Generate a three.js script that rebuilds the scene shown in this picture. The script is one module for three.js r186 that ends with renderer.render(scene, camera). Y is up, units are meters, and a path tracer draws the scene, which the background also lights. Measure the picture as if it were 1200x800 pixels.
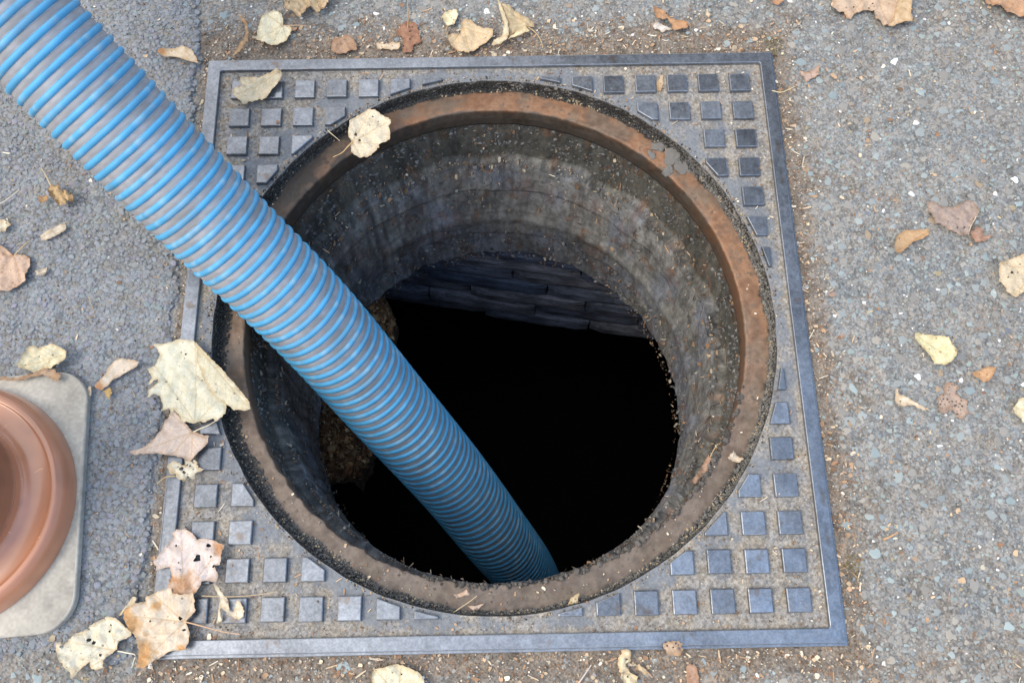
import * as THREE from 'three';
import { mergeGeometries, mergeVertices } from 'three/addons/utils/BufferGeometryUtils.js';
import { SimplexNoise } from 'three/addons/math/SimplexNoise.js';

// ---------------------------------------------------------------- camera, sky, sun, exposure
const scene = new THREE.Scene();
const EYE = new THREE.Vector3(0.01347, 1.03198, 0.3685);
const FWD = new THREE.Vector3(0.006978, -0.949407, -0.313971);
const RGT = new THREE.Vector3(0.999824, 0.001151, 0.01874);
const UPV = new THREE.Vector3(0.017431, 0.314046, -0.949248);
const camera = new THREE.PerspectiveCamera(41.65, 1024 / 682, 0.05, 400);
camera.position.copy(EYE); camera.up.copy(UPV); camera.lookAt(EYE.clone().add(FWD));
scene.add(camera);
const EXPOSURE = 1.62, SUN = 1.15;
const sunDir = new THREE.Vector3(-0.62, 0.9, 0.22).normalize();

function mulberry(a) { return () => { a |= 0; a = a + 0x6D2B79F5 | 0; let t = Math.imul(a ^ a >>> 15, 1 | a); t = t + Math.imul(t ^ t >>> 7, 61 | t) ^ t; return ((t ^ t >>> 14) >>> 0) / 4294967296; }; }
const rnd = mulberry(20417);
const sx = new SimplexNoise({ random: mulberry(77) });
const n2 = (x, y) => sx.noise(x, y), n3 = (x, y, z) => sx.noise3d(x, y, z);
const fbm3 = (x, y, z) => n3(x, y, z) * .55 + n3(x * 2.1, y * 2.1, z * 2.1) * .3 + n3(x * 4.3, y * 4.3, z * 4.3) * .15;
const fbm2 = (x, y) => n2(x, y) * .55 + n2(x * 2.1 + 7, y * 2.1) * .3 + n2(x * 4.3, y * 4.3 + 9) * .15;
const sstep = (a, b, x) => { const t = Math.min(1, Math.max(0, (x - a) / (b - a))); return t * t * (3 - 2 * t); };
const lerp = (a, b, t) => a + (b - a) * t;
const mix3 = (a, b, t) => [lerp(a[0], b[0], t), lerp(a[1], b[1], t), lerp(a[2], b[2], t)];
const toLin = c => c <= .04045 ? c / 12.92 : Math.pow((c + .055) / 1.055, 2.4);
const lin = (r, g, b) => [toLin(r / 255), toLin(g / 255), toLin(b / 255)];

{ // sky: bright thin cloud on the left, a broken clear patch on the right
  const W = 512, H = 256, d = new Float32Array(W * H * 4);
  for (let j = 0; j < H; j++) for (let i = 0; i < W; i++) {
    const el = ((j + .5) / H - .5) * Math.PI, az = ((i + .5) / W - .5) * 2 * Math.PI;
    const x = Math.cos(el) * Math.cos(az), y = Math.sin(el), z = Math.cos(el) * Math.sin(az);
    const k = 1 / Math.max(.18, y + .1);
    const c = fbm3(x * k * .5 + 3, z * k * .5, 1.3) * .5;
    const cloud = sstep(-.35, .5, -x * .9 + .24 + c * .8 + (z < 0 ? -z * .05 : 0));
    const clear = mix3([.36, .60, 1.0], [.3, .42, .62], sstep(.95, .3, y));
    const white = mix3([1.28, 1.26, 1.27], [1.0, 1.0, 1.02], sstep(.9, .1, y));
    let col = mix3(clear, white, cloud);
    if (y < 0) col = [.25, .24, .23];
    d.set([...col, 1], (j * W + i) * 4);
  }
  const sky = new THREE.DataTexture(d, W, H, THREE.RGBAFormat, THREE.FloatType);
  sky.mapping = THREE.EquirectangularReflectionMapping; sky.magFilter = THREE.LinearFilter; sky.minFilter = THREE.LinearFilter; sky.needsUpdate = true;
  scene.background = sky; scene.environment = sky;
}
const sun = new THREE.DirectionalLight(new THREE.Color(1, .93, .82), SUN);
sun.position.copy(sunDir).multiplyScalar(10); sun.castShadow = true; sun.shadow.radius = 40; sun.shadow.mapSize.set(4096, 4096);
Object.assign(sun.shadow.camera, { left: -2, right: 2, top: 2, bottom: -2, near: 1, far: 20 });
scene.add(sun, sun.target);

// ---------------------------------------------------------------- helpers
function at(u, v, h) {           // the point at height h seen at (u, v) of the 1200 x 800 photograph
  const d = FWD.clone().addScaledVector(RGT, (u - 600) / 1051.6).addScaledVector(UPV, -(v - 400) / 1051.6);
  return EYE.clone().addScaledVector(d, (h - EYE.y) / d.y);
}
const used = {};
function numbered(n) { if (!(n in used)) { used[n] = 0; return n; } used[n]++; return n + '_' + String(used[n]).padStart(3, '0'); }
function sh(o) { o.traverse(c => { if (c.isMesh) { c.castShadow = true; c.receiveShadow = true; } }); return o; }
function thing(name, label, category, group) { const o = new THREE.Group(); o.name = numbered(name); o.userData = { label, category }; if (group) o.userData.group = group; scene.add(o); return o; }
function part(name, geo, mat, parent, extra) { const m = new THREE.Mesh(geo, mat); m.name = name; m.castShadow = m.receiveShadow = true; if (extra) m.userData = extra; parent.add(m); return m; }
function structure(name, geo, mat) { const m = part(numbered(name), geo, mat, scene, { kind: 'structure' }); return m; }
const tmpM = new THREE.Matrix4(), tmpQ = new THREE.Quaternion(), tmpE = new THREE.Euler(), tmpC = new THREE.Color();
function inst(name, geo, mat, list, parent, extra) {
  const m = new THREE.InstancedMesh(geo, mat, list.length); m.name = name;
  list.forEach((o, i) => {
    tmpQ.setFromEuler(tmpE.set(...o.r)); tmpM.compose(new THREE.Vector3(...o.p), tmpQ, new THREE.Vector3(...o.s)); m.setMatrixAt(i, tmpM);
    m.setColorAt(i, tmpC.setRGB(...o.c));
  });
  m.castShadow = m.receiveShadow = true; m.userData = extra || { kind: 'stuff' }; parent.add(m); return m;
}
function tex(w, h, fn, srgb = true, wrap = true) {
  const d = new Uint8Array(w * h * 4);
  for (let j = 0; j < h; j++) for (let i = 0; i < w; i++) { const c = fn(i / w, j / h, i, j), k = (j * w + i) * 4; d[k] = Math.max(0, Math.min(255, c[0])); d[k + 1] = Math.max(0, Math.min(255, c[1])); d[k + 2] = Math.max(0, Math.min(255, c[2])); d[k + 3] = 255; }
  const t = new THREE.DataTexture(d, w, h); if (srgb) t.colorSpace = THREE.SRGBColorSpace;
  t.wrapS = t.wrapT = wrap ? THREE.RepeatWrapping : THREE.ClampToEdgeWrapping; t.magFilter = THREE.LinearFilter; t.minFilter = THREE.LinearMipmapLinearFilter; t.generateMipmaps = true; t.needsUpdate = true; return t;
}
function hash(i, j, s) { let h = Math.imul(i, 374761393) + Math.imul(j, 668265263) + Math.imul(s, 2246822519); h = Math.imul(h ^ h >>> 13, 1274126177); return ((h ^ h >>> 16) >>> 0) / 4294967296; }
function vn(u, v, p, s, q = p) {   // tileable value noise, p x q cells over 0..1
  const x = u * p, y = v * q, i = Math.floor(x), j = Math.floor(y); let a = x - i, b = y - j; a = a * a * (3 - 2 * a); b = b * b * (3 - 2 * b);
  const i0 = ((i % p) + p) % p, i1 = (i0 + 1) % p, j0 = ((j % q) + q) % q, j1 = (j0 + 1) % q;
  return lerp(lerp(hash(i0, j0, s), hash(i1, j0, s), a), lerp(hash(i0, j1, s), hash(i1, j1, s), a), b);
}
function gridGeo(nu, nv, fn, closeU = false) {   // fn(u, v) -> { p: [x, y, z], uv: [a, b], c: [r, g, b] }
  const pos = [], uv = [], col = [], idx = [];
  for (let j = 0; j <= nv; j++) for (let i = 0; i <= nu; i++) { const o = fn(i / nu, j / nv, i, j); pos.push(...o.p); uv.push(...o.uv); col.push(...(o.c || [1, 1, 1])); }
  for (let j = 0; j < nv; j++) for (let i = 0; i < nu; i++) { const a = j * (nu + 1) + i, b = a + 1, c = a + nu + 1, e = c + 1; idx.push(a, c, b, b, c, e); }
  const g = new THREE.BufferGeometry(); g.setAttribute('position', new THREE.Float32BufferAttribute(pos, 3)); g.setAttribute('uv', new THREE.Float32BufferAttribute(uv, 2)); g.setAttribute('color', new THREE.Float32BufferAttribute(col, 3)); g.setIndex(idx); g.computeVertexNormals();
  if (closeU) { const n = g.attributes.normal; for (let j = 0; j <= nv; j++) { const a = j * (nu + 1), b = a + nu; const v = new THREE.Vector3(n.getX(a) + n.getX(b), n.getY(a) + n.getY(b), n.getZ(a) + n.getZ(b)).normalize(); n.setXYZ(a, v.x, v.y, v.z); n.setXYZ(b, v.x, v.y, v.z); } }
  return g;
}
function rock(detail, seed, rough, flat, smooth) {
  let g = new THREE.IcosahedronGeometry(1, detail); g.deleteAttribute('uv'); g.deleteAttribute('normal'); g = mergeVertices(g, 1e-4);
  const p = g.attributes.position, v = new THREE.Vector3();
  for (let i = 0; i < p.count; i++) { v.fromBufferAttribute(p, i); v.multiplyScalar(1 + rough * n3(v.x * 1.3 + seed * 7, v.y * 1.3, v.z * 1.3 + seed)); if (v.y > flat) v.y = flat + (v.y - flat) * .12; p.setXYZ(i, v.x, v.y, v.z); }
  if (!smooth) g = g.toNonIndexed();
  g.computeVertexNormals(); return g;
}
const std = o => new THREE.MeshStandardMaterial(o);

// ---------------------------------------------------------------- the ground
const FR = .38;                                   // half the side of the cast-iron frame
const gy = (x, z) => -.0085 + .0011 * n2(x * 9, z * 9) + .0006 * n2(x * 31 + 5, z * 31);
const gap = (x, z) => {                            // 1 at the frame, 0 outside the strip of soil round it
  const dx = Math.abs(x) - FR, dz = Math.abs(z) - FR, d = Math.max(dx, dz);
  let w = dz > dx ? (z < 0 ? .085 : .055) : (x > 0 ? .05 : .02);
  w *= 1 + .5 * fbm2(x * 12, z * 12);
  return sstep(w, w * .25, d);
};
const patchEdge = (x, z) => {                      // > 0 inside the darker asphalt patch on the left, metres to its edge
  const a = -.394 - .006 * n2(z * 14, 3) - .004 * n2(z * 50, 8) - (z < -.38 ? (-.38 - z) * .06 : 0) - x;
  const b = .384 + .012 * n2(x * 11, 6) + .005 * n2(x * 45, 2) - z;
  return Math.min(a, b);
};
function coords(lo, hi, step, far) { const a = []; for (let x = lo; x < hi - 1e-6; x += step) a.push(x); a.push(hi); const out = [...a]; let s = step * 2, x = hi; while (x < far) { x += s; s *= 1.5; out.push(x); } s = step * 2; x = lo; while (x > -far) { x -= s; s *= 1.5; out.unshift(x); } return out; }
const grainT = tex(1536, 1536, (u, v, i, j) => {
  const a = vn(u, v, 60, 1), b = vn(u, v, 190, 2), c = vn(u, v, 520, 3), e = hash(i, j, 4);
  let k = 128 + (a - .5) * 26 + (b - .5) * 44 + (c - .5) * 70 + (e - .5) * 40 + 72;
  const warm = (vn(u, v, 130, 6) - .5) * 10 + (vn(u, v, 400, 9) - .5) * 12;
  if (vn(u, v, 420, 7) > .92) k += 34; if (vn(u, v, 380, 8) < .08) k -= 45;
  return [k + warm, k, k - warm];
});
const grainB = tex(1024, 1024, (u, v, i, j) => { const k = 255 * (.25 * vn(u, v, 70, 11) + .35 * vn(u, v, 200, 12) + .4 * vn(u, v, 420, 13)); return [k, k, k]; }, false);
for (const t of [grainT, grainB]) t.repeat.set(1 / .9, 1 / .9);
const groundM = std({ vertexColors: true, map: grainT, bumpMap: grainB, bumpScale: .0022, roughness: .92 });
const SOIL = [.33, .262, .2], ASPH = [.375, .358, .332];
let ground;
{
  const X = coords(-.92, .92, .007, 150), Z = coords(-.7, .62, .007, 150);
  // put exact lines under the frame so that the opening is square
  const snap = (A, t) => { let b = 0; A.forEach((v, i) => { if (Math.abs(v - t) < Math.abs(A[b] - t)) b = i; }); A[b] = t; };
  for (const t of [-.37, .37]) { snap(X, t); snap(Z, t); }
  const pos = [], uv = [], col = [], idx = [], nx = X.length;
  for (const z of Z) for (const x of X) {
    const far = Math.max(Math.abs(x), Math.abs(z)) > 1.2, g = far ? 0 : gap(x, z);
    const big = fbm2(x * 5, z * 5) * .5 + fbm2(x * 16 + 3, z * 16) * .5;
    let c = mix3(ASPH, [.36, .31, .255], sstep(.0, .6, big));
    c = mix3(c, [.33, .33, .315], sstep(.0, .6, -big));
    c = mix3(c, [.36, .29, .22], sstep(.33, .45, z + .05 * fbm2(x * 8, z * 8)) * .6); c = mix3(c, SOIL, g * .95);
    const m = 1 + .18 * fbm2(x * 26, z * 26);
    pos.push(x, far ? -.0085 : gy(x, z) + g * .0015 * n2(x * 60, z * 60), z); uv.push(x, z); col.push(c[0] * m, c[1] * m, c[2] * m);
  }
  for (let j = 0; j < Z.length - 1; j++) for (let i = 0; i < nx - 1; i++) {
    if (X[i] >= -.3701 && X[i + 1] <= .3701 && Z[j] >= -.3701 && Z[j + 1] <= .3701) continue;
    const a = j * nx + i; idx.push(a, a + nx, a + 1, a + 1, a + nx, a + nx + 1);
  }
  const g = new THREE.BufferGeometry(); g.setAttribute('position', new THREE.Float32BufferAttribute(pos, 3)); g.setAttribute('uv', new THREE.Float32BufferAttribute(uv, 2)); g.setAttribute('color', new THREE.Float32BufferAttribute(col, 3)); g.setIndex(idx); g.computeVertexNormals();
  ground = structure('ground', g, groundM);
}
const py = (x, z) => { const e = patchEdge(x, z); return gy(x, z) + lerp(-.006, .0038, sstep(-.004, .008, e)); };
const patchM = std({ vertexColors: true, map: grainT, bumpMap: grainB, bumpScale: .0012, roughness: .93 });
let patch;
{
  const X = [], Z = []; for (let x = -1.0; x < -.375; x += .0055) X.push(x); for (let z = -.62; z < .43; z += .0055) Z.push(z);
  let s = .02; while (X[0] > -4) { X.unshift(X[0] - s); s *= 1.5; } s = .02; while (Z[0] > -8) { Z.unshift(Z[0] - s); s *= 1.5; }
  const pos = [], uv = [], col = [], idx = [], nx = X.length;
  for (const z of Z) for (const x of X) {
    const m = 1 + .22 * fbm2(x * 7, z * 7) + .14 * fbm2(x * 40, z * 40);
    pos.push(x, py(x, z), z); uv.push(x + .31, z); const du = sstep(.05, .5, fbm2(x * 9 + 3, z * 9)) * .8; col.push(lerp(.335, .385, du) * m, lerp(.337, .36, du) * m, lerp(.338, .325, du) * m);
  }
  for (let j = 0; j < Z.length - 1; j++) for (let i = 0; i < nx - 1; i++) { if (patchEdge((X[i] + X[i + 1]) / 2, (Z[j] + Z[j + 1]) / 2) < -.012) continue; const a = j * nx + i; idx.push(a, a + nx, a + 1, a + 1, a + nx, a + nx + 1); }
  const g = new THREE.BufferGeometry(); g.setAttribute('position', new THREE.Float32BufferAttribute(pos, 3)); g.setAttribute('uv', new THREE.Float32BufferAttribute(uv, 2)); g.setAttribute('color', new THREE.Float32BufferAttribute(col, 3)); g.setIndex(idx); g.computeVertexNormals();
  patch = structure('asphalt_patch', g, patchM);
}
const surfY = (x, z) => Math.max(Math.abs(x), Math.abs(z)) < FR ? -.0055 : patchEdge(x, z) > 0 ? py(x, z) : gy(x, z);
// what the photograph frames on the ground, with a margin
const inView = (x, z, m = 0) => { const t = (z + .47) / .89; return z > -.5 - m && z < .43 + m && x > lerp(-.68, -.535, t) - m && x < lerp(.745, .565, t) + m; };

// stones of the old asphalt
const chipM = std({ roughness: .8 });
const CHIPS = [lin(138, 142, 140), lin(144, 140, 134), lin(120, 136, 140), lin(132, 146, 149), lin(104, 118, 126), lin(146, 160, 160), lin(112, 116, 118), lin(126, 121, 115), lin(140, 134, 126), lin(90, 96, 104), lin(128, 146, 141), lin(148, 140, 128)];
const chipColour = r => { const b = CHIPS[Math.floor(r() * CHIPS.length)], m = .98 + r() * .32; if (r() < .022) { const w = .6 + r() * .25; return [w, w * .98, w * .94]; } if (r() < .02) return lin(150 + r() * 14, 130 + r() * 14, 112); return mix3(b.map(c => c * m), lin(150, 147, 140), .2 + .4 * r()); };
const rocks = []; for (let i = 0; i < 6; i++) rocks.push(rock(1, i + 1, .42, .42, false));
const pebbles = []; for (let i = 0; i < 6; i++) pebbles.push(rock(2, i + 20, .46, .5, true));
{
  const r = mulberry(5), cell = .004, taken = new Map(), key = (x, z) => Math.floor(x / .012) + ',' + Math.floor(z / .012);
  const free = (x, z, s) => { const a = Math.floor(x / .012), b = Math.floor(z / .012); for (let i = -1; i < 2; i++) for (let j = -1; j < 2; j++) for (const o of taken.get((a + i) + ',' + (b + j)) || []) if (Math.hypot(o[0] - x, o[1] - z) < (o[2] + s) * .85) return false; return true; };
  const all = [];
  const put = (n, s0, s1) => {
    for (let k = 0; k < n; k++) {
      const x = -1.05 + r() * 2.1, z = -.8 + r() * 1.5, s = lerp(s0, s1, Math.pow(r(), 1.6)) / 2, ry = r() * 7, e = .45 + r() * .55, prot = r();
      const c = chipColour(r);
      if (Math.max(Math.abs(x), Math.abs(z)) < FR + s + .002 || patchEdge(x, z) > -s) continue;
      if (!inView(x, z, .22)) continue;
      const g = gap(x, z); if (g > .35 && r() < g * .93) continue;
      if (!free(x, z, s)) continue;
      const kk = key(x, z); if (!taken.has(kk)) taken.set(kk, []); taken.get(kk).push([x, z, s]);
      const sy = Math.min(s, .004) * .7, y = gy(x, z) + .0002 + prot * .0006 - .48 * sy;
      all.push({ p: [x, y, z], s: [s, sy, s * e], r: [(r() - .5) * .25, ry, (r() - .5) * .25], c, size: s });
    }
  };
  put(6500, .0085, .016); put(34000, .005, .0088); put(90000, .0024, .005);
  // the largest in view are meshes of their own
  const big = all.filter(o => inView(o.p[0], o.p[2])).sort((a, b) => b.size - a.size).slice(0, 290), set = new Set(big);
  const mats = new Map();
  big.forEach((o, i) => {
    const q = o.c.map(v => Math.round(v * 14) / 14 + .012).join(); if (!mats.has(q)) mats.set(q, std({ color: new THREE.Color().setRGB(...o.c), roughness: .78 }));
    const m = part(i ? 'stone_' + String(i).padStart(3, '0') : 'stone', rocks[i % 6], mats.get(q), ground); m.material = mats.get(q);
    m.position.set(...o.p); m.scale.set(...o.s); m.rotation.set(...o.r);
  });
  inst('stone_chips', rocks[2], chipM, all.filter(o => !set.has(o)), ground);
  // rounded tarred stones of the patch
  const pb = [], taken2 = new Map();
  for (let pass = 0; pass < 3; pass++) {
    const n = [16000, 50000, 60000][pass], s0 = [.0066, .0046, .0028][pass], s1 = [.0104, .007, .0046][pass];
    for (let k = 0; k < n; k++) {
      const x = -1.0 + r() * .64, z = -.75 + r() * 1.2, s = lerp(s0, s1, r()) / 2, ry = r() * 7, e = .7 + r() * .4, prot = r();
      if (patchEdge(x, z) < s * .6 || !inView(x, z, .22)) continue;
      const a = Math.floor(x / .012), b = Math.floor(z / .012); let ok = true;
      for (let i = -1; i < 2 && ok; i++) for (let j = -1; j < 2 && ok; j++) for (const o of taken2.get((a + i) + ',' + (b + j)) || []) if (Math.hypot(o[0] - x, o[1] - z) < (o[2] + s) * .86) { ok = false; break; }
      if (!ok) continue;
      const kk = a + ',' + b; if (!taken2.has(kk)) taken2.set(kk, []); taken2.get(kk).push([x, z, s]);
      const m = .84 + r() * .26; let c = r() < .12 ? lin(132, 128, 121) : lin(130 + r() * 8, 133 + r() * 8, 137 + r() * 8); c = c.map(v => v * m);
      const sy = Math.min(s, .0042) * .7;
      pb.push({ p: [x, py(x, z) + prot * prot * .0006 - sy * .5, z], s: [s, sy, s * e], r: [(r() - .5) * .5, ry, (r() - .5) * .5], c, size: s });
    }
  }
  const big2 = pb.filter(o => inView(o.p[0], o.p[2])).sort((a, b) => b.size - a.size).slice(0, 290), set2 = new Set(big2);
  const pm = []; for (let i = 0; i < 10; i++) { const m = .9 + i * .03; pm.push(std({ color: new THREE.Color().setRGB(...lin(129, 132, 136).map(v => v * m)), roughness: .72 })); }
  big2.forEach((o, i) => { const m = part(i ? 'stone_' + String(i + 300).padStart(3, '0') : 'stone_299', pebbles[i % 6], pm[i % 10], patch); m.position.set(...o.p); m.scale.set(...o.s); m.rotation.set(...o.r); });
  inst('pebbles', pebbles[3], std({ roughness: .74 }), pb.filter(o => !set2.has(o)), patch);
}

// ---------------------------------------------------------------- the cast-iron frame
const RH = .3455;                                  // radius of the opening in the deck
const PITCH = .0424, STUD = .0268;
const studSpots = [];
for (const qx of [-1, 1]) for (const qz of [-1, 1]) for (let i = 0; i < 8; i++) for (let j = 0; j < 8; j++) studSpots.push([qx * (.3337 - PITCH * i), qz * (.3337 - PITCH * j), qx, qz, i, j]);
const ironT = tex(1024, 1024, (u, v, i, j) => { const k = 150 + (vn(u, v, 6, 21) - .5) * 26 + (vn(u, v, 30, 22) - .5) * 22 + (vn(u, v, 110, 23) - .5) * 20 + (vn(u, v, 300, 24) - .5) * 24; const rust = sstep(.72, .9, vn(u, v, 17, 25) * .6 + vn(u, v, 90, 26) * .4) * .4; return mix3([k, k * 1.01, k * 1.05], [125, 96, 74], rust); });
const ironR = tex(512, 512, (u, v, i, j) => { const k = 92 + (vn(u, v, 9, 31) - .5) * 26 + (vn(u, v, 60, 32) - .5) * 26 + (vn(u, v, 200, 33) - .5) * 26; return [k, k, k]; }, false);
for (const t of [ironT, ironR]) t.repeat.set(2.2, 2.2);
const ironM = std({ color: new THREE.Color(.72, .755, .77), map: ironT, roughnessMap: ironR, roughness: 1.0, metalness: .78, bumpMap: ironR, bumpScale: .0005 });
const studM = [0, 1, 2, 3, 4].map(k => { const m = ironM.clone(); m.color.multiplyScalar(.84 + k * .065); m.roughness = .9 + .12 * (k % 3); return m; });
const deckT = tex(1024, 1024, (u, v) => {
  const x = (u - .5) * .8, z = -(v - .5) * .8, r = Math.hypot(x, z);
  const edge = FR - .016 - Math.max(Math.abs(x), Math.abs(z));
  let dirt = .8 + fbm2(x * 14, z * 14) * .75 + fbm2(x * 60, z * 60) * .35;
  dirt -= sstep(.40, .352, r) * .55; dirt += sstep(.012, 0, edge) * .45;
  if (x < .1 && z < -.1) dirt -= .12; if (x > .2 && z > .2) dirt += .2;
  dirt = sstep(.15, .75, dirt);
  const g = (hash(Math.floor(u * 1024), Math.floor(v * 1024), 41) - .5) * 44 + (vn(u, v, 330, 42) - .5) * 50;
  const iron = [122 + g * .35, 124 + g * .35, 127 + g * .35], soil = [143 + g + fbm2(x * 30, z * 30) * 14, 136 + g + fbm2(x * 30, z * 30) * 9, 127 + g];
  return mix3(iron, soil, dirt);
}, true, false);
const frame = thing('manhole', 'open square cast iron manhole with raised square studs and a rusty round seat', 'manhole');
{
  const slab = (shape, depth, bev, y) => { const g = new THREE.ExtrudeGeometry(shape, { depth: depth - 2 * bev, bevelEnabled: bev > 0, bevelThickness: bev, bevelSize: bev, bevelOffset: -bev, bevelSegments: 2, curveSegments: 24 }); g.rotateX(-Math.PI / 2); g.translate(0, y - depth + bev, 0); return g; };
  const box = (s, r = .003) => { const q = new THREE.Shape(); q.moveTo(-s + r, -s); q.lineTo(s - r, -s); q.quadraticCurveTo(s, -s, s, -s + r); q.lineTo(s, s - r); q.quadraticCurveTo(s, s, s - r, s); q.lineTo(-s + r, s); q.quadraticCurveTo(-s, s, -s, s - r); q.lineTo(-s, -s + r); q.quadraticCurveTo(-s, -s, -s + r, -s); return q; };
  const rim = box(FR, .002); rim.holes.push(box(FR - .016, .003));
  part('border_rim', slab(rim, .04, .0011, 0), ironM, frame);
  const fl = box(FR + .0032, .002); fl.holes.push(box(FR - .002, .001));
  part('flange', slab(fl, .03, .0008, -.0045), ironM, frame);
  // deck with its round opening, top as a fine grid so that it is not dead flat
  const deck = box(FR - .0155, .001), hole = new THREE.Path(); for (let k = 0; k <= 360; k++) { const a = -k / 360 * Math.PI * 2, rr = RH + .0007 * n2(Math.cos(a) * 9, Math.sin(a) * 9); k ? hole.lineTo(rr * Math.cos(a), rr * Math.sin(a)) : hole.moveTo(rr * Math.cos(a), rr * Math.sin(a)); } deck.holes.push(hole);
  const dt = deckT; dt.repeat.set(1 / .8, 1 / .8); dt.offset.set(.5, .5);
  const dg = slab(deck, .03, 0, -.0055);
  part('deck_plate', dg, std({ map: dt, roughness: .78, metalness: .12, bumpMap: grainB, bumpScale: .0012 }), frame);
  const clip = (poly, nx, nz, d) => { const out = []; for (let i = 0; i < poly.length; i++) { const a = poly[i], b = poly[(i + 1) % poly.length], da = a[0] * nx + a[1] * nz - d, db = b[0] * nx + b[1] * nz - d; if (da >= 0) out.push(a); if (da * db < 0) { const t = da / (da - db); out.push([a[0] + (b[0] - a[0]) * t, a[1] + (b[1] - a[1]) * t]); } } return out; };
  const area = p => { let s = 0; p.forEach((a, i) => { const b = p[(i + 1) % p.length]; s += a[0] * b[1] - a[1] * b[0]; }); return Math.abs(s) / 2; };
  let n = 0;
  for (const [x, z, qx, qz, i, j] of studSpots) {
    if (i === 2 && j === 2 && qx * qz < 0) continue;
    const h = STUD / 2, l = Math.hypot(x, z), jx = (rnd() - .5) * .0008, jz = (rnd() - .5) * .0008;
    const p = clip([[x - h, z - h], [x + h, z - h], [x + h, z + h], [x - h, z + h]].map(q => [q[0] + jx, q[1] + jz]), x / l, z / l, .3495);
    if (p.length < 3 || area(p) < STUD * STUD * .13) continue;
    const s = new THREE.Shape(); p.forEach((q, k) => k ? s.lineTo(q[0] - x, -(q[1] - z)) : s.moveTo(q[0] - x, -(q[1] - z)));
    const g = slab(s, .009, .0013, 0); const uv = g.attributes.uv; for (let k = 0; k < uv.count; k++) uv.setXY(k, uv.getX(k) + x, uv.getY(k) + z);
    const m = part(n ? 'stud_' + String(n).padStart(3, '0') : 'stud', g, studM[Math.floor(rnd() * 5)], frame); n++;
    m.position.set(x, 0, z); m.rotation.set((rnd() - .5) * .02, 0, (rnd() - .5) * .02);
  }
  // the seat: black wall of the opening, groove, rusty ring, inner lip
  const crustW = t => { // width of the black crust on the seat, by angle (0 right, 90 near, 180 left, 270 far)
    const fz = .55 + .75 * (.5 + .5 * n2(Math.cos(t) * 4 + 3, Math.sin(t) * 4)); const d = a => fz * Math.exp(-Math.pow(((t - a + Math.PI * 3) % (Math.PI * 2) - Math.PI) / .55, 2));
    return .0022 + .007 * d(Math.PI) + .009 * d(2.5) + .002 * d(1.85) + .005 * d(.75) + .003 * d(5.4) + .002 * n2(Math.cos(t) * 6, Math.sin(t) * 6);
  };
  const seatT = tex(2048, 128, (u, v, i, j) => {
    const t = u * Math.PI * 2, cx = Math.cos(t), cz = Math.sin(t), s = v;
    const near = sstep(-.35, .75, cz), left = sstep(.3, .9, -cx);
    const f = fbm3(cx * 7, cz * 7, s * 2.2), q = fbm3(cx * 26, cz * 26, s * 6);
    const g = (hash(i, j, 51) - .5) * 14 + q * 20 + f * 22;
    let c = mix3([138, 101, 74], [112, 99, 88], near); c = mix3(c, [128, 108, 90], left * .6); c = mix3(c, [110, 96, 82], sstep(0, .5, fbm3(cx * 4 + 9, cz * 4, s)) * .7); c = mix3(c, [148, 106, 72], sstep(.1, .6, fbm3(cx * 5, cz * 5 + 9, s * 2)) * .4 * (1 - near));
    c = [c[0] + g, c[1] + g * .95, c[2] + g * .85];
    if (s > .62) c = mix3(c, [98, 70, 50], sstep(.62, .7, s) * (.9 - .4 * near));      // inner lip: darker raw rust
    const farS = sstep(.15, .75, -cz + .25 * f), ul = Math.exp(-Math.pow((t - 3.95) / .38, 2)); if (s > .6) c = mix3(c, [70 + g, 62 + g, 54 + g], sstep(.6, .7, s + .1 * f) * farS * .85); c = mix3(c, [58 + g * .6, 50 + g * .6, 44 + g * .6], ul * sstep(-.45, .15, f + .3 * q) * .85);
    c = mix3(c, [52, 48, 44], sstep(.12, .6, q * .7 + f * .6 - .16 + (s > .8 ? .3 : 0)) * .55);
    const rr = s < .3 ? 0 : s;                                                            // crust of black grit beside the wall
    if (s < .22) c = mix3([40 + g * .5, 38 + g * .5, 35 + g * .5], [100 + g, 88 + g, 74 + g], sstep(.35, .9, cx + .5 * f) * .8);
    c = mix3(c, [96, 80, 66], sstep(.05, .5, fbm3(cx * 15 + 5, cz * 15, s * 3)) * .4);
    const cw = crustW(t) / .036 * .4 + .22 + .05 * fbm3(cx * 30, cz * 30, 2); c = mix3(c, [48 + g * .6, 45 + g * .6, 41 + g * .6], sstep(cw + .05, cw - .03, s + f * .06));
    return c;
  }, true, true);
  const prof = t => { const ragged = .0045 * sstep(.1, .7, Math.sin(t)) * Math.max(0, fbm2(Math.cos(t) * 14, Math.sin(t) * 14) + .25); const ri = .3125 - ragged + .0006 * n2(Math.cos(t) * 20, Math.sin(t) * 20); return [[RH + .004, -.006, 0], [RH + .0002, -.0065, .02], [RH, -.0245, .2], [RH - .0012, -.0265, .22], [.334, -.0264, .36], [.322, -.0266, .5], [ri + .003, -.0268, .6], [ri + .0008, -.0274, .63], [ri, -.0295, .66], [ri - .0005, -.044, .8], [ri + .001, -.062, .98], [.33, -.066, 1]]; };
  const N = 420, sub = [];
  const P0 = prof(0), segs = []; for (let k = 0; k < P0.length - 1; k++) { const m = [1, 6, 2, 5, 5, 5, 2, 2, 5, 5, 2][k]; for (let q = 0; q < m; q++) segs.push([k, q / m]); } segs.push([P0.length - 2, 1]);
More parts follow.
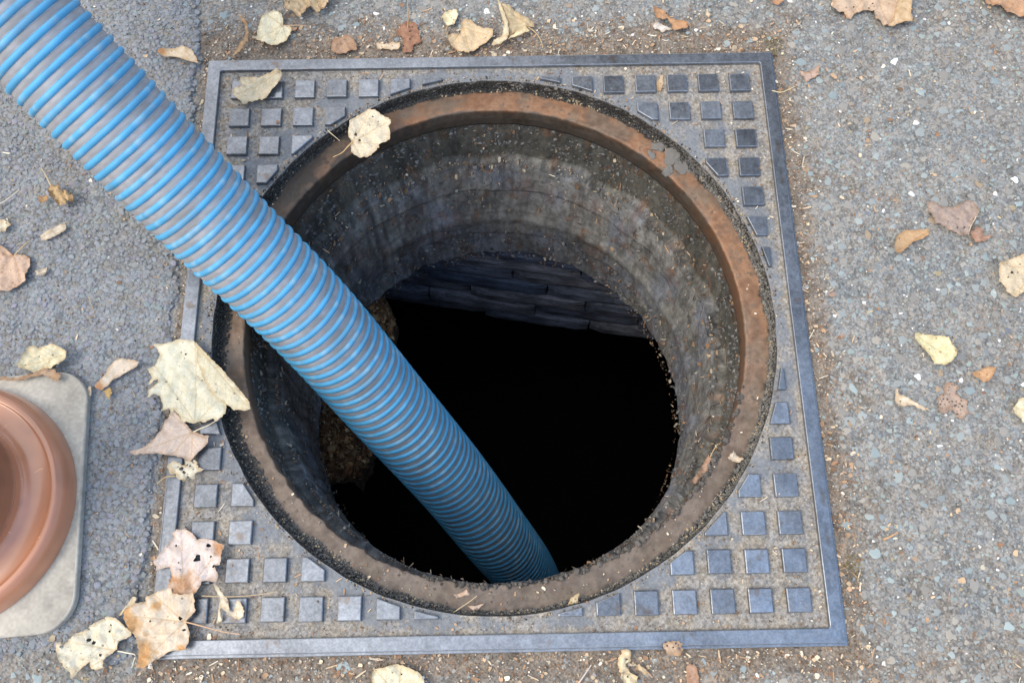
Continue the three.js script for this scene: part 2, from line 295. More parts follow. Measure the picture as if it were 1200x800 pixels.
  const sg = gridGeo(N, segs.length - 1, (u, v, i, j) => { const t = (i % N) / N * Math.PI * 2, P = prof(t), [k, f] = segs[j], a = P[k], b = P[k + 1], r = lerp(a[0], b[0], f), y = lerp(a[1], b[1], f), s = lerp(a[2], b[2], f);
    const cr = sstep(crustW(t) + .003, crustW(t) - .003, RH - r) * (r < RH + .001 ? 1 : 0);
    const d = fbm3(Math.cos(t) * r * 210, y * 210, Math.sin(t) * r * 210);
    const bump = .0005 * d + cr * .0016 * (d + .3); const out = s < .21 ? 1 : 0;
    return { p: [(r - bump * out * 1.2) * Math.cos(t), y + bump * (1 - out), (r - bump * out * 1.2) * Math.sin(t)], uv: [u, s] }; }, true);
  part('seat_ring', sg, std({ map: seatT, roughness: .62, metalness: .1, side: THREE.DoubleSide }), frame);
  // black grit caked in the groove and pale grit on the edge of the opening
  const cr = [], r = mulberry(91);
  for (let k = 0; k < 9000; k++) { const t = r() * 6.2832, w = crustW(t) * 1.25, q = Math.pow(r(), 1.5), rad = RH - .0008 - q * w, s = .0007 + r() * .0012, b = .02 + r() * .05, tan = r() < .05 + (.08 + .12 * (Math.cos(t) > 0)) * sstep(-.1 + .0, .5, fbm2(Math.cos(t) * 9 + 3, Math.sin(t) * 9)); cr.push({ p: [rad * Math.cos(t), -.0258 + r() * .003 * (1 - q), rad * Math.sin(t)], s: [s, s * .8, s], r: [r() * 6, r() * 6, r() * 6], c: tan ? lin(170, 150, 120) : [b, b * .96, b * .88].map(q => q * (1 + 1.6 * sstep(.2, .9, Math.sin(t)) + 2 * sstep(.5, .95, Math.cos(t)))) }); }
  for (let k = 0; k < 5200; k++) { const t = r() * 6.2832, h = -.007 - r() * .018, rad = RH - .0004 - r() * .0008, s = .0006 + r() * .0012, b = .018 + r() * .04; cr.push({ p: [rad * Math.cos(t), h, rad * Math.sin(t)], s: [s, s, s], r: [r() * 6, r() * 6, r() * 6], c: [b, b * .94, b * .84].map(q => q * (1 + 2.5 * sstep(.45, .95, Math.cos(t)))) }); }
  for (let k = 0; k < 420; k++) { const t = .25 + r() * 1.6, s = .0012 + r() * r() * .0042, b = .05 + r() * .1; if (r() > .35 + .65 * sstep(-.1, .3, fbm2(Math.cos(t) * 16, Math.sin(t) * 16))) continue; const rad = .3115 - r() * .003 + r() * .004; cr.push({ p: [rad * Math.cos(t), -.0285 + r() * .004, rad * Math.sin(t)], s: [s, s * .7, s], r: [r() * 6, r() * 6, r() * 6], c: [b, b * .88, b * .76] }); }
  for (let k = 0; k < 2600; k++) { const t = r() * 6.2832, rad = RH + .0015 + Math.pow(r(), 2) * .006, s = .0006 + r() * r() * .0016; if (r() > .5 * sstep(-.2, .5, fbm2(Math.cos(t) * 10 + 8, Math.sin(t) * 10)) + (Math.sin(t) < 0 ? .35 : .05)) continue; const c = r() < .5 ? lin(170, 148, 120) : r() < .6 ? lin(110, 98, 86) : lin(60, 56, 50); cr.push({ p: [rad * Math.cos(t), -.0052, rad * Math.sin(t)], s: [s, s * .8, s], r: [r() * 6, r() * 6, r() * 6], c }); }
  // broken mortar where the ring is chipped at the upper right
  const mm = std({ color: new THREE.Color(.36, .34, .31), roughness: .92, map: grainT }); [[772, 172, .012], [788, 186, .017], [800, 198, .013], [783, 200, .009], [764, 182, .007]].forEach(([u, v, q], i) => { const m = part('mortar_lump', rock(2, 40 + i, .5, .35, false), mm, frame), p = at(u, v, -.026); m.position.copy(p); m.scale.set(q * .85, q * .6, q * .62); m.rotation.set(.1 * i, i * 1.3, .12); });
  inst('caked_grit', rock(0, 3, .4, .7, false), std({ roughness: .9 }), cr, frame);
}

// ---------------------------------------------------------------- the shaft below
const shaft = thing('manhole_shaft', 'dark stained concrete shaft with brick courses below, under the open iron frame', 'manhole shaft');
const NB = -.5;
{
  const wallT = tex(2048, 512, (u, v, i, j) => { const a = vn(u, v, 50, 61, 5), b = vn(u, v, 200, 62, 18), c = vn(u, v, 620, 63, 60), st = vn(u, v, 420, 64, 12); const ln = Math.abs(vn(u, v, 14, 69, 5) + .25 * vn(u, v, 60, 70, 20) - .62); const k = (200 + (a - .5) * 40 + (b - .5) * 44 + (c - .5) * 50 + (st - .5) * 36 + (hash(i, j, 65) - .5) * 60 + (hash(i, j, 66) > .985 ? 60 : 0)) * (ln < .006 ? .7 : 1); return [k, k * .985, k * .96]; });
  const wallB = tex(1024, 256, (u, v) => { const k = 255 * (.4 * vn(u, v, 90, 66, 10) + .35 * vn(u, v, 260, 67, 30) + .25 * vn(u, v, 400, 68, 60)); return [k, k, k]; }, false);
  const N = 400, M = 150;
  const g = gridGeo(N, M, (u, v, i, j) => {
    const t = (i % N) / N * Math.PI * 2, cx = Math.cos(t), cz = Math.sin(t);
    const y = lerp(-.05, NB, Math.min(1, v * 1.08)), end = sstep(.926, 1, v);
    const f = fbm3(cx * 4, y * 6, cz * 4), q = fbm3(cx * 12, y * 13, cz * 12), h = fbm3(cx * 38, y * 50, cz * 38);
    let r = .3165 + .002 * f; const stepY = -.158 + .012 * n2(cx * 3, cz * 3) + .004 * n2(cx * 15, cz * 15);
    const low = sstep(stepY + .006, stepY - .006, y);
    r -= low * .0155; for (const [yy, dd] of [[-.235, .0025], [-.315, -.003], [-.405, .003]]) r += dd * sstep(.004, -.004, y - yy - .006 * n2(cx * 2.5 + yy * 40, cz * 2.5)); r += (1 - low) * (.002 * q + .0009 * h) + low * (.0014 * q + .0003 * h);
    r += .011 * sstep(-.2, -.5, y) - .004 * Math.exp(-Math.pow((y + .34) / .02, 2)) * (1 + f);
    r += end * .1;
    const rag = .014 * fbm2(cx * 5, cz * 5) + .006 * fbm2(cx * 18, cz * 18);
    const yy = y + (y < -.4 ? (y + .4) / -.1 * rag : 0) - end * .004;
    const bands = .5 + .5 * (n2(y * 30 + f * 1.2, cx + 2 * cz) * .25 + fbm3(cx * 8, y * 9, cz * 8 + 5) * 1.1);
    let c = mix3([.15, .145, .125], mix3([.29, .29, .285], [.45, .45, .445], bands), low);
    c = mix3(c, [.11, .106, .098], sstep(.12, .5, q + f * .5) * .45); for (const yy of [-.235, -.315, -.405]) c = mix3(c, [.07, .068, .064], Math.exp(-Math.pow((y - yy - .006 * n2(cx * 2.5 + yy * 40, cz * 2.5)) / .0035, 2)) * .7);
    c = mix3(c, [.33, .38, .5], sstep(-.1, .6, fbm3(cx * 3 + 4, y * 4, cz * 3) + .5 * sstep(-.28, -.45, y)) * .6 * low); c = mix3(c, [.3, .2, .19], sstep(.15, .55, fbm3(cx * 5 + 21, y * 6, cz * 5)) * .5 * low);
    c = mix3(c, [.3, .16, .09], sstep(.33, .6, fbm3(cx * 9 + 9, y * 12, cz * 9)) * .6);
    c = mix3(c, [.05, .05, .055], sstep(.0, .6, n2(t * 26, y * 2) * .6 + f * .5 + .25) * sstep(.1, .5, -cx) * .55); c = mix3(c, [.5, .48, .44], low * sstep(.1, .55, fbm3(cx * 6 + 2, y * 7, cz * 6 + 7)) * sstep(-.4, -.2, y) * .5 * (cx > -.5 ? 1 : .2));  // dark slime streaks on the left, with the shade under the hose painted in
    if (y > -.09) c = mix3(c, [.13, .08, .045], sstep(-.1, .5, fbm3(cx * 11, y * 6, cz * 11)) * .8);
    const crack = Math.abs(y - stepY + .004) < .004 ? .45 : 1;
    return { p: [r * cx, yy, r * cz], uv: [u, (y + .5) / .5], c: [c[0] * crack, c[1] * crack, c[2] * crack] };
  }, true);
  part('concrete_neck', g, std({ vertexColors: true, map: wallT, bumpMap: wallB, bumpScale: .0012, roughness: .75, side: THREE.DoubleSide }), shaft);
  // chamber under the neck: four brick walls with a dark bed behind the bricks
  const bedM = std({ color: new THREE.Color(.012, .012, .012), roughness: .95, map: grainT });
  const brickT = tex(512, 256, (u, v, i, j) => { const k = 180 + (vn(u, v, 6, 71) - .5) * 90 + (vn(u, v, 30, 72) - .5) * 70 + (vn(u, v, 90, 73) - .5) * 50; return [k, k * .97, k * .95]; });
  const bm = [[.32, .4, .58], [.28, .36, .53], [.38, .43, .56], [.25, .31, .46], [.31, .35, .46], [.22, .29, .47], [.18, .26, .43], [.26, .31, .44]].map(c => std({ color: new THREE.Color().setRGB(...c), map: brickT, roughness: .7, bumpMap: brickT, bumpScale: .003 }));
  const bg = []; for (let k = 0; k < 3; k++) { const b = new THREE.BoxGeometry(1, 1, 1, 8, 3, 2), p = b.attributes.position; for (let i = 0; i < p.count; i++) { const x = p.getX(i), y = p.getY(i), z = p.getZ(i); const e = .03 * n3(x * 3 + k * 9, y * 3, z * 3); p.setXYZ(i, x + (Math.abs(x) > .49 ? e * .3 : 0), y + e * 1.2, z + e * 1.4 - .07 * (Math.pow(Math.abs(y) * 2, 6) + Math.pow(Math.abs(x) * 2, 30)) * Math.sign(z)); } b.computeVertexNormals(); bg.push(b); }
  const wall = (cx, cz, yaw, len, rows, label) => {
    const w = new THREE.Group(); w.name = 'brick_wall'; w.position.set(cx, 0, cz); w.rotation.y = yaw; shaft.add(w);
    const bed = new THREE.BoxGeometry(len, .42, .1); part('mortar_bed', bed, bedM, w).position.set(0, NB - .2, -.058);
    let n = 0; const r = mulberry(300 + Math.round(yaw * 10)), H = .058;
    for (let j = 0; j < rows; j++) { let x = -len / 2 - (j % 2) * .11 - r() * .03; while (x < len / 2) { const L = .2 + r() * .06, x0 = Math.max(x, -len / 2), x1 = Math.min(x + L, len / 2); if (x1 - x0 > .03) { const b = part(n ? 'brick_' + String(n).padStart(3, '0') : 'brick', bg[Math.floor(r() * 3)], bm[Math.floor(r() * 8)], w); n++; b.scale.set(x1 - x0, H - .004, .06 + r() * .012); b.position.set((x0 + x1) / 2, NB - .002 - (j + .5) * H + (r() - .5) * .003, -.02 + (r() - .5) * .012 + j * .0); b.rotation.z = (r() - .5) * .02; } x += L + .0022; } }
  };
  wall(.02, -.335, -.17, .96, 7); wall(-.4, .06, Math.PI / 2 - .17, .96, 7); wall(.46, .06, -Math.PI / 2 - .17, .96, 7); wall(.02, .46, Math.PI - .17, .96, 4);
  // below the brick band the chamber widens
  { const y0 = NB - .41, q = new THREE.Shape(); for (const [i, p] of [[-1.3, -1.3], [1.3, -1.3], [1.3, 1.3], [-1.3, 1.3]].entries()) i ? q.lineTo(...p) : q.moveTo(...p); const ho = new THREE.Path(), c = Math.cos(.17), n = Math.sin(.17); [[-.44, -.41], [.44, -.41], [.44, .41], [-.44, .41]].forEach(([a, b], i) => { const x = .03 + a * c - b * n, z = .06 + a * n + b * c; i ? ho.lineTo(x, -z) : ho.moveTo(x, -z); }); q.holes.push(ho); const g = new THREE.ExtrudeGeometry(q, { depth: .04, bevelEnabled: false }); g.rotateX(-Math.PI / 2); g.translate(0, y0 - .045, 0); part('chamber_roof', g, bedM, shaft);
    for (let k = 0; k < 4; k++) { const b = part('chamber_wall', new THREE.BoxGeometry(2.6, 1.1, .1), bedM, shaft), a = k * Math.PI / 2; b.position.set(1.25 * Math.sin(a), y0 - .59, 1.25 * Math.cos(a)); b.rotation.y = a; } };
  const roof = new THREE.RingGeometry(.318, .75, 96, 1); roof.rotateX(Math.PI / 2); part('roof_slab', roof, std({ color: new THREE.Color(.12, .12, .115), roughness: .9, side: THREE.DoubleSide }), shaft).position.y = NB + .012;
}
{ const w = new THREE.PlaneGeometry(2.7, 2.7, 40, 40); w.rotateX(-Math.PI / 2); const p = w.attributes.position; for (let i = 0; i < p.count; i++) p.setY(i, -1.9 + .004 * n2(p.getX(i) * 8, p.getZ(i) * 8)); w.computeVertexNormals(); structure('water', w, std({ color: new THREE.Color(.003, .003, .003), roughness: .9 })); }

// ---------------------------------------------------------------- the suction hose
{
  const hose = thing('suction_hose', 'thick ribbed blue and grey suction hose running down into the open manhole', 'hose');
  const pts = [[-3.4, .065, -2.9], [-2.7, .16, -2.25], [-2.1, .66, -1.68], [-1.55, 1.03, -1.18], [-1.05, .84, -.75], [-.72, .512, -.45], [-.473, .242, -.235], [-.336, .082, -.111], [-.237, -.045, -.027], [-.160, -.199, .047], [-.077, -.386, .126], [-.011, -.55, .197], [.04, -.75, .245], [.075, -1.05, .285], [.085, -1.45, .305], [.08, -2.0, .31]].map(p => new THREE.Vector3(...p));
  const curve = new THREE.CatmullRomCurve3(pts, false, 'centripetal'); curve.arcLengthDivisions = 2000;
  const L = curve.getLength(), pit = .0148, turns = Math.floor(L / pit), r0 = .0578;
  const NS = 1500, fr = curve.computeFrenetFrames(NS, false), P = curve.getSpacedPoints(NS);
  const frameAt = s => { const f = Math.min(NS - 1e-4, Math.max(0, s / L * NS)), i = Math.floor(f), t = f - i, l = (a, b) => a.clone().lerp(b, t); return { p: l(P[i], P[i + 1]), n: l(fr.normals[i], fr.normals[i + 1]).normalize(), b: l(fr.binormals[i], fr.binormals[i + 1]).normalize(), t: l(fr.tangents[i], fr.tangents[i + 1]).normalize() }; };
  const NT = 56, per = 14, NV = turns * per;
  const rad = []; let row = null, rowI = -1;
  const wallG = gridGeo(NT, NV, (u, v, i, j) => {
    if (rowI !== j) { row = frameAt(v * L); rowI = j; }
    const a = (i % NT) / NT * Math.PI * 2, s = v * L, ph = ((s / pit - u) % 1 + 1) % 1;      // 0 at the rib, .5 midway
    const r = r0 + .0012 * Math.sin(Math.PI * ph) * Math.sin(Math.PI * ph) - .0004;
    const d = row.n.clone().multiplyScalar(Math.cos(a)).addScaledVector(row.b, Math.sin(a)), q = row.p.clone().addScaledVector(d, r);
    const seam = Math.exp(-Math.pow((ph - .245) / .035, 2)) + .6 * Math.exp(-Math.pow((ph - .765) / .03, 2));
    const dust = fbm3(q.x * 24, q.y * 24, q.z * 24) * .5 + fbm3(q.x * 110, q.y * 110, q.z * 110) * .5;
    let c = mix3([.29, .285, .292], [.40, .395, .40], sstep(-.4, .6, dust)); c = mix3(c, [.2, .18, .16], sstep(.12, .55, fbm3(q.x * 13 + 5, q.y * 13, q.z * 13)) * .45); c = mix3(c, [.66, .66, .67], Math.min(1, seam) * .75);
    c = mix3(c, [.1, .2, .34], sstep(.2, .05, Math.min(ph, 1 - ph)) * .6);
    return { p: [q.x, q.y, q.z], uv: [u * .36, s], c };
  }, true);
  part('hose_wall', wallG, std({ vertexColors: true, roughness: .55, side: THREE.DoubleSide }), hose);
  // the blue helix
  const pos = [], col = [], idx = [], uv = [], K = 10, seg = turns * NT;
  for (let i = 0; i <= seg; i++) {
    const s = Math.min(L, i / seg * turns * pit), f = frameAt(s), a = i / NT * Math.PI * 2;
    const d = f.n.clone().multiplyScalar(Math.cos(a)).addScaledVector(f.b, Math.sin(a)), c0 = f.p.clone().addScaledVector(d, r0 + .0002);
    const m = 1 + .2 * fbm3(c0.x * 30, c0.y * 30, c0.z * 30), scuff = sstep(.05, .7, fbm3(c0.x * 60, c0.y * 60, c0.z * 60) + .3 * fbm3(c0.x * 9, c0.y * 9, c0.z * 9));
    for (let k = 0; k < K; k++) { const b = k / K * Math.PI * 2, q = c0.clone().addScaledVector(d, Math.sin(b) * .0029).addScaledVector(f.t, Math.cos(b) * .0037); pos.push(q.x, q.y, q.z); uv.push(k / K * .03, s * 20); let c = mix3([.075, .34, .58], [.27, .45, .56], scuff * .7); c = mix3(c, [.15, .23, .29], sstep(.15, .6, fbm3(c0.x * 13 + 5, c0.y * 13, c0.z * 13)) * .35); col.push(c[0] * m, c[1] * m, c[2] * m); }
  }
  for (let i = 0; i < seg; i++) for (let k = 0; k < K; k++) { const a = i * K + k, b = i * K + (k + 1) % K; idx.push(a, a + K, b, b, a + K, b + K); }
  const g = new THREE.BufferGeometry(); g.setAttribute('position', new THREE.Float32BufferAttribute(pos, 3)); g.setAttribute('uv', new THREE.Float32BufferAttribute(uv, 2)); g.setAttribute('color', new THREE.Float32BufferAttribute(col, 3)); g.setIndex(idx); g.computeVertexNormals();
  part('spiral_rib', g, std({ vertexColors: true, roughness: .55 }), hose);
}

// ---------------------------------------------------------------- the traffic cone at the left edge
{
  const cone = thing('traffic_cone', 'glossy orange brown cone on a pale grey square base plate, cut by the left edge', 'cone');
  cone.position.set(-.6176, -.0055, .2135); cone.rotation.y = .07;
  const q = new THREE.Shape(), s = .145, r = .04; q.moveTo(-s + r, -s); q.lineTo(s - r, -s); q.absarc(s - r, -s + r, r, -Math.PI / 2, 0); q.lineTo(s, s - r); q.absarc(s - r, s - r, r, 0, Math.PI / 2); q.lineTo(-s + r, s); q.absarc(-s + r, s - r, r, Math.PI / 2, Math.PI); q.lineTo(-s, -s + r); q.absarc(-s + r, -s + r, r, Math.PI, Math.PI * 1.5);
  const g = new THREE.ExtrudeGeometry(q, { depth: .0065, bevelEnabled: true, bevelThickness: .0025, bevelSize: .0025, bevelOffset: -.0025, bevelSegments: 4, curveSegments: 16 }); g.rotateX(-Math.PI / 2); g.translate(0, .003, 0);
  const pt = tex(512, 512, (u, v, i, j) => { const k = 186 + (vn(u, v, 5, 81) - .5) * 34 + (vn(u, v, 26, 82) - .5) * 26 + (vn(u, v, 120, 83) - .5) * 22; return [k, k * .985, k * .945]; }); pt.repeat.set(3, 3);
  part('base_plate', g, std({ map: pt, color: new THREE.Color(.80, .755, .69), roughness: .55 }), cone).scale.set(1, 1, 1.03);
  const ot = tex(1024, 256, (u, v) => { const a = vn(u, v, 8, 84, 4), b = vn(u, v, 60, 85, 6); const k = 205 + (a - .5) * 26 + (b - .5) * 14, d = sstep(.6, .9, vn(u, v, 22, 87, 9)) * .2; return mix3(hash(Math.floor(u * 700 + vn(u, v, 40, 88, 10) * 6), Math.floor(v * 12), 89) > .993 ? [k + 40, k + 45, k + 45] : [k, k, k], [150, 150, 160], d); });
  const coat = new THREE.MeshPhysicalMaterial({ color: new THREE.Color(.74, .30, .15), map: ot, roughness: .36, clearcoat: 1, clearcoatRoughness: .18, side: THREE.DoubleSide });
  const lathe = pts => new THREE.LatheGeometry(new THREE.SplineCurve(pts.map(p => new THREE.Vector2(...p))).getPoints(90), 128);
  part('collar', lathe([[.1390, .0095], [.1393, .012], [.1385, .02], [.1355, .031], [.1305, .0385], [.1265, .0402], [.1235, .0402], [.121, .0388], [.112, .0388], [.104, .0405], [.0985, .0432], [.0955, .0448], [.0935, .0475], [.0925, .055]]), coat, cone);
  part('cone_body', lathe([[.0925, .0552], [.09, .062], [.084, .1], [.062, .25], [.034, .44], [.03, .455], [.026, .456], [.024, .44]]), new THREE.MeshPhysicalMaterial({ color: new THREE.Color(.5, .2, .1), map: ot, roughness: .55, side: THREE.DoubleSide }), cone);
}

// ---------------------------------------------------------------- leaves
const edgeDist = (poly, x, z) => { let d = 9; for (let i = 0; i < poly.length; i++) { const a = poly[i], b = poly[(i + 1) % poly.length], ex = b[0] - a[0], ez = b[1] - a[1], t = Math.max(0, Math.min(1, ((x - a[0]) * ex + (z - a[1]) * ez) / (ex * ex + ez * ez + 1e-12))), q = Math.hypot(x - a[0] - ex * t, z - a[1] - ez * t); if (q < d) d = q; } return d; };
const segDist = (s, x, z) => { const ex = s[2] - s[0], ez = s[3] - s[1], t = Math.max(0, Math.min(1, ((x - s[0]) * ex + (z - s[1]) * ez) / (ex * ex + ez * ez + 1e-12))); return [Math.hypot(x - s[0] - ex * t, z - s[1] - ez * t), t]; };
const inside = (poly, x, z) => { let c = false; for (let i = 0, j = poly.length - 1; i < poly.length; j = i++) { const a = poly[i], b = poly[j]; if ((a[1] > z) !== (b[1] > z) && x < (b[0] - a[0]) * (z - a[1]) / (b[1] - a[1]) + a[0]) c = !c; } return c; };
function delaunay(P) {
  const n = P.length, S = [[-50, -50], [50, -50], [0, 80]], A = P.concat(S); let T = [];
  const circ = (a, b, c) => { const [ax, ay] = A[a], [bx, by] = A[b], [cx, cy] = A[c], d = 2 * (ax * (by - cy) + bx * (cy - ay) + cx * (ay - by)); const a2 = ax * ax + ay * ay, b2 = bx * bx + by * by, c2 = cx * cx + cy * cy, x = (a2 * (by - cy) + b2 * (cy - ay) + c2 * (ay - by)) / d, y = (a2 * (cx - bx) + b2 * (ax - cx) + c2 * (bx - ax)) / d; return [a, b, c, x, y, (ax - x) ** 2 + (ay - y) ** 2]; };
  T.push(circ(n, n + 1, n + 2));
  const order = P.map((_, i) => i).sort((i, j) => P[i][0] - P[j][0]), done = [];
  for (const i of order) {
    const [x, y] = P[i], E = new Map(), keep = [];
    for (const t of T) {
      const dx = x - t[3]; if (dx > 0 && dx * dx > t[5]) { done.push(t); continue; }
      if (dx * dx + (y - t[4]) ** 2 < t[5]) for (const [a, b] of [[t[0], t[1]], [t[1], t[2]], [t[2], t[0]]]) { const k = a < b ? a * 1e5 + b : b * 1e5 + a; E.has(k) ? E.set(k, null) : E.set(k, [a, b]); } else keep.push(t);
    }
    for (const e of E.values()) if (e) keep.push(circ(e[0], e[1], i)); T = keep;
  }
  return done.concat(T).filter(t => t[0] < n && t[1] < n && t[2] < n);
}
let leafSeed = 0;
function blade(o, Z) {   // o: polygon in zoomed pixels, Z: [x0, y0, zoom]; returns geometry and material
  const seed = ++leafSeed, r = mulberry(1000 + seed), h = o.h ?? .003;
  const w = (a, b) => { const q = at(Z[0] + a / Z[2], Z[1] + b / Z[2], h); return [q.x, q.z]; };
  const raw = o.p.map(q => w(...q)), rag = o.rag ?? .0006;
  const poly = [];
  raw.forEach((a, i) => { const b = raw[(i + 1) % raw.length], l = Math.hypot(b[0] - a[0], b[1] - a[1]), m = Math.max(1, Math.round(l / .0024)), nx = -(b[1] - a[1]) / l, nz = (b[0] - a[0]) / l; for (let k = 0; k < m; k++) { const t = k / m, e = k ? rag * (r() * 2 - 1) * 1.1 : 0; poly.push([lerp(a[0], b[0], t) + nx * e, lerp(a[1], b[1], t) + nz * e]); } });
  let x0 = 9, x1 = -9, z0 = 9, z1 = -9; for (const q of poly) { x0 = Math.min(x0, q[0]); x1 = Math.max(x1, q[0]); z0 = Math.min(z0, q[1]); z1 = Math.max(z1, q[1]); }
  const cx = (x0 + x1) / 2, cz = (z0 + z1) / 2, R = Math.max(x1 - x0, z1 - z0) / 2, pts = poly.slice();
  const holes = (o.holes || []).map(q => { const c = w(q[0], q[1]); return [c[0], c[1], q[2] / Z[2] * .00098]; });
  if (o.eaten) for (let k = 0; k < o.eaten; k++) { const x = lerp(x0, x1, r()), z = lerp(z0, z1, r()), q = .0007 + r() * r() * .0022; if (inside(poly, x, z) && edgeDist(poly, x, z) > q * 1.6 && holes.every(p => Math.hypot(p[0] - x, p[1] - z) > p[2] + q + .001)) holes.push([x, z, q]); }
  for (const q of holes) { const m = q[2] > .002 ? 12 : 8; for (let k = 0; k < m; k++) { const a = k / m * 6.2832, e = q[2] * (1 + .9 * (r() - .5)); pts.push([q[0] + e * Math.cos(a), q[1] + e * Math.sin(a)]); } }
  const step = Math.max(.0026, R / 13);
  for (let x = x0; x < x1; x += step) for (let z = z0; z < z1; z += step) { const a = x + (r() - .5) * step * .6, b = z + (r() - .5) * step * .6; if (inside(poly, a, b) && edgeDist(poly, a, b) > step * .35 && holes.every(q => Math.hypot(q[0] - a, q[1] - b) > q[2] * 1.35)) pts.push([a, b]); }
  for (const q of pts) { q[0] += (r() - .5) * 1e-6; q[1] += (r() - .5) * 1e-6; }
  const tri = delaunay(pts.map(q => [(q[0] - cx) / R, (q[1] - cz) / R])).filter(t => { const a = (pts[t[0]][0] + pts[t[1]][0] + pts[t[2]][0]) / 3, b = (pts[t[0]][1] + pts[t[1]][1] + pts[t[2]][1]) / 3; return inside(poly, a, b) && holes.every(q => Math.hypot(q[0] - a, q[1] - b) > q[2] * .92); });
  // veins: the ones given, each with side veins
  const veins = []; for (const q of o.veins || []) { const a = w(q[0], q[1]), b = w(q[2], q[3]), l = Math.hypot(b[0] - a[0], b[1] - a[1]); veins.push([...a, ...b, .0009]); const m = Math.min(9, Math.round(l / .006)), dx = (b[0] - a[0]) / l, dz = (b[1] - a[1]) / l; for (let k = 1; k < m; k++) for (const sd of [-1, 1]) { const t = (k + .3 * r() + (sd > 0 ? .35 : 0)) / m, x = lerp(a[0], b[0], t), z = lerp(a[1], b[1], t), q2 = l * .42 * (1.1 - t * .7), ca = .72, sa = .69 * sd; veins.push([x, z, x + (dx * ca - dz * sa) * q2, z + (dz * ca + dx * sa) * q2, .0005]); } }
  const cup = o.cup ?? .05, amp = (o.amp ?? .0018) * 1.5, fr = (o.fr ?? 1) * 40, tilt = o.tilt || [0, 0];
  const Y = (x, z) => { let y = cup * R * Math.pow(Math.hypot(x - cx, z - cz) / R, 2) + amp * (fbm2(x * fr + seed * 3, z * fr) + .5) + amp * .35 * n2(x * fr * 4, z * fr * 4 + seed); for (const s of veins) { const d = segDist(s, x, z)[0]; y -= s[4] * .9 * Math.exp(-((d / .0014) ** 2)); } return h + Math.max(-.0012, y) + tilt[0] * (x - cx) + tilt[1] * (z - cz) + Math.max(0, (tilt[0] ? Math.abs(tilt[0]) * R : 0)) * .0; };
  const pos = [], uv = []; for (const q of pts) { pos.push(q[0], Y(q[0], q[1]), q[1]); uv.push((q[0] - x0) / (x1 - x0), (q[1] - z0) / (z1 - z0)); }
  const idx = []; for (const t of tri) { const [a, b, c] = t, A = pts[a], B = pts[b], C = pts[c], up = (B[1] - A[1]) * (C[0] - A[0]) - (B[0] - A[0]) * (C[1] - A[1]); up > 0 ? idx.push(a, b, c) : idx.push(a, c, b); }
  const g = new THREE.BufferGeometry(); g.setAttribute('position', new THREE.Float32BufferAttribute(pos, 3)); g.setAttribute('uv', new THREE.Float32BufferAttribute(uv, 2)); g.setIndex(idx); g.computeVertexNormals();
  const T = R > .035 ? 256 : R > .015 ? 128 : 64, grey = q => { const k = q[0] * .4 + q[1] * .4 + q[2] * .2; return q.map(v => lerp(v, k, .26)); }; o.c = grey(o.c); if (o.d) o.d = grey(o.d); const base = o.c, edge = o.e || base.map((v, i) => v * [.84, .76, .66][i]), dark = o.d || base.map((v, i) => v * [.86, .8, .72][i]), spots = []; for (let k = 0; k < (o.spots ?? 5); k++) spots.push([lerp(x0, x1, r()), lerp(z0, z1, r()), .0003 + r() * r() * .0012]);
  const stain = (o.stain || []).map(q => [...w(q[0], q[1]), q[2] / Z[2] * .00098]);
  const map = tex(T, T, (u, v, i, j) => {
    const x = lerp(x0, x1, u), z = lerp(z0, z1, v), f = fbm2(x * 55 + seed * 5, z * 55), q = fbm2(x * 210, z * 210 + seed);
    let c = mix3(base, dark, sstep(-.1, .7, f + q * .5) * .75);
    c = mix3(c, edge, sstep(.004 + .004 * f, 0, edgeDist(raw, x, z)) * .6);
    for (const s of stain) c = mix3(c, o.sc || [172, 112, 62], sstep(1, .2, Math.hypot(x - s[0], z - s[1]) / s[2] + f * .5) * .75);
    let vv = 0; for (const s of veins) { const [d, t] = segDist(s, x, z); vv = Math.max(vv, (s[4] > .0006 ? .85 : .45) * Math.exp(-((d / (s[4] * (1 - .5 * t))) ** 2))); }
    c = mix3(c, o.vc || base.map((a, k) => Math.min(255, a * [.86, .79, .68][k])), vv * .8);
    for (const s of spots) if (Math.hypot(x - s[0], z - s[1]) < s[2]) c = mix3(c, [122, 98, 72], .6);
    const gr = (hash(i, j, seed) - .5) * 14 + q * 16; return [c[0] + gr, c[1] + gr, c[2] + gr];
  }, true, false);
  return [g, std({ map, roughness: .72, side: THREE.DoubleSide, bumpMap: map, bumpScale: .0006, color: new THREE.Color(.86, .86, .86) })];
}
function stalk(pts, rad, col, r1 = rad * .6) {
  const c = new THREE.CatmullRomCurve3(pts), n = 26, K = 7, P = c.getPoints(n), f = c.computeFrenetFrames(n, false), pos = [], idx = [];
  for (let i = 0; i <= n; i++) { const q = lerp(rad, r1, i / n) * (1 + .2 * n2(i * .7, rad * 900)); for (let k = 0; k < K; k++) { const a = k / K * 6.2832, v = P[i].clone().addScaledVector(f.normals[i], q * Math.cos(a)).addScaledVector(f.binormals[i], q * Math.sin(a)); pos.push(v.x, v.y, v.z); } }
  for (let i = 0; i < n; i++) for (let k = 0; k < K; k++) { const a = i * K + k, b = i * K + (k + 1) % K; idx.push(a, b, a + K, b, b + K, a + K); }
  const g = new THREE.BufferGeometry(); g.setAttribute('position', new THREE.Float32BufferAttribute(pos, 3)); g.setIndex(idx); g.computeVertexNormals(); return [g, std({ color: new THREE.Color().setRGB(...lin(...col)), roughness: .7 })];
}
const LEAVES = 'fallen leaves and leaf scraps lying about the manhole';
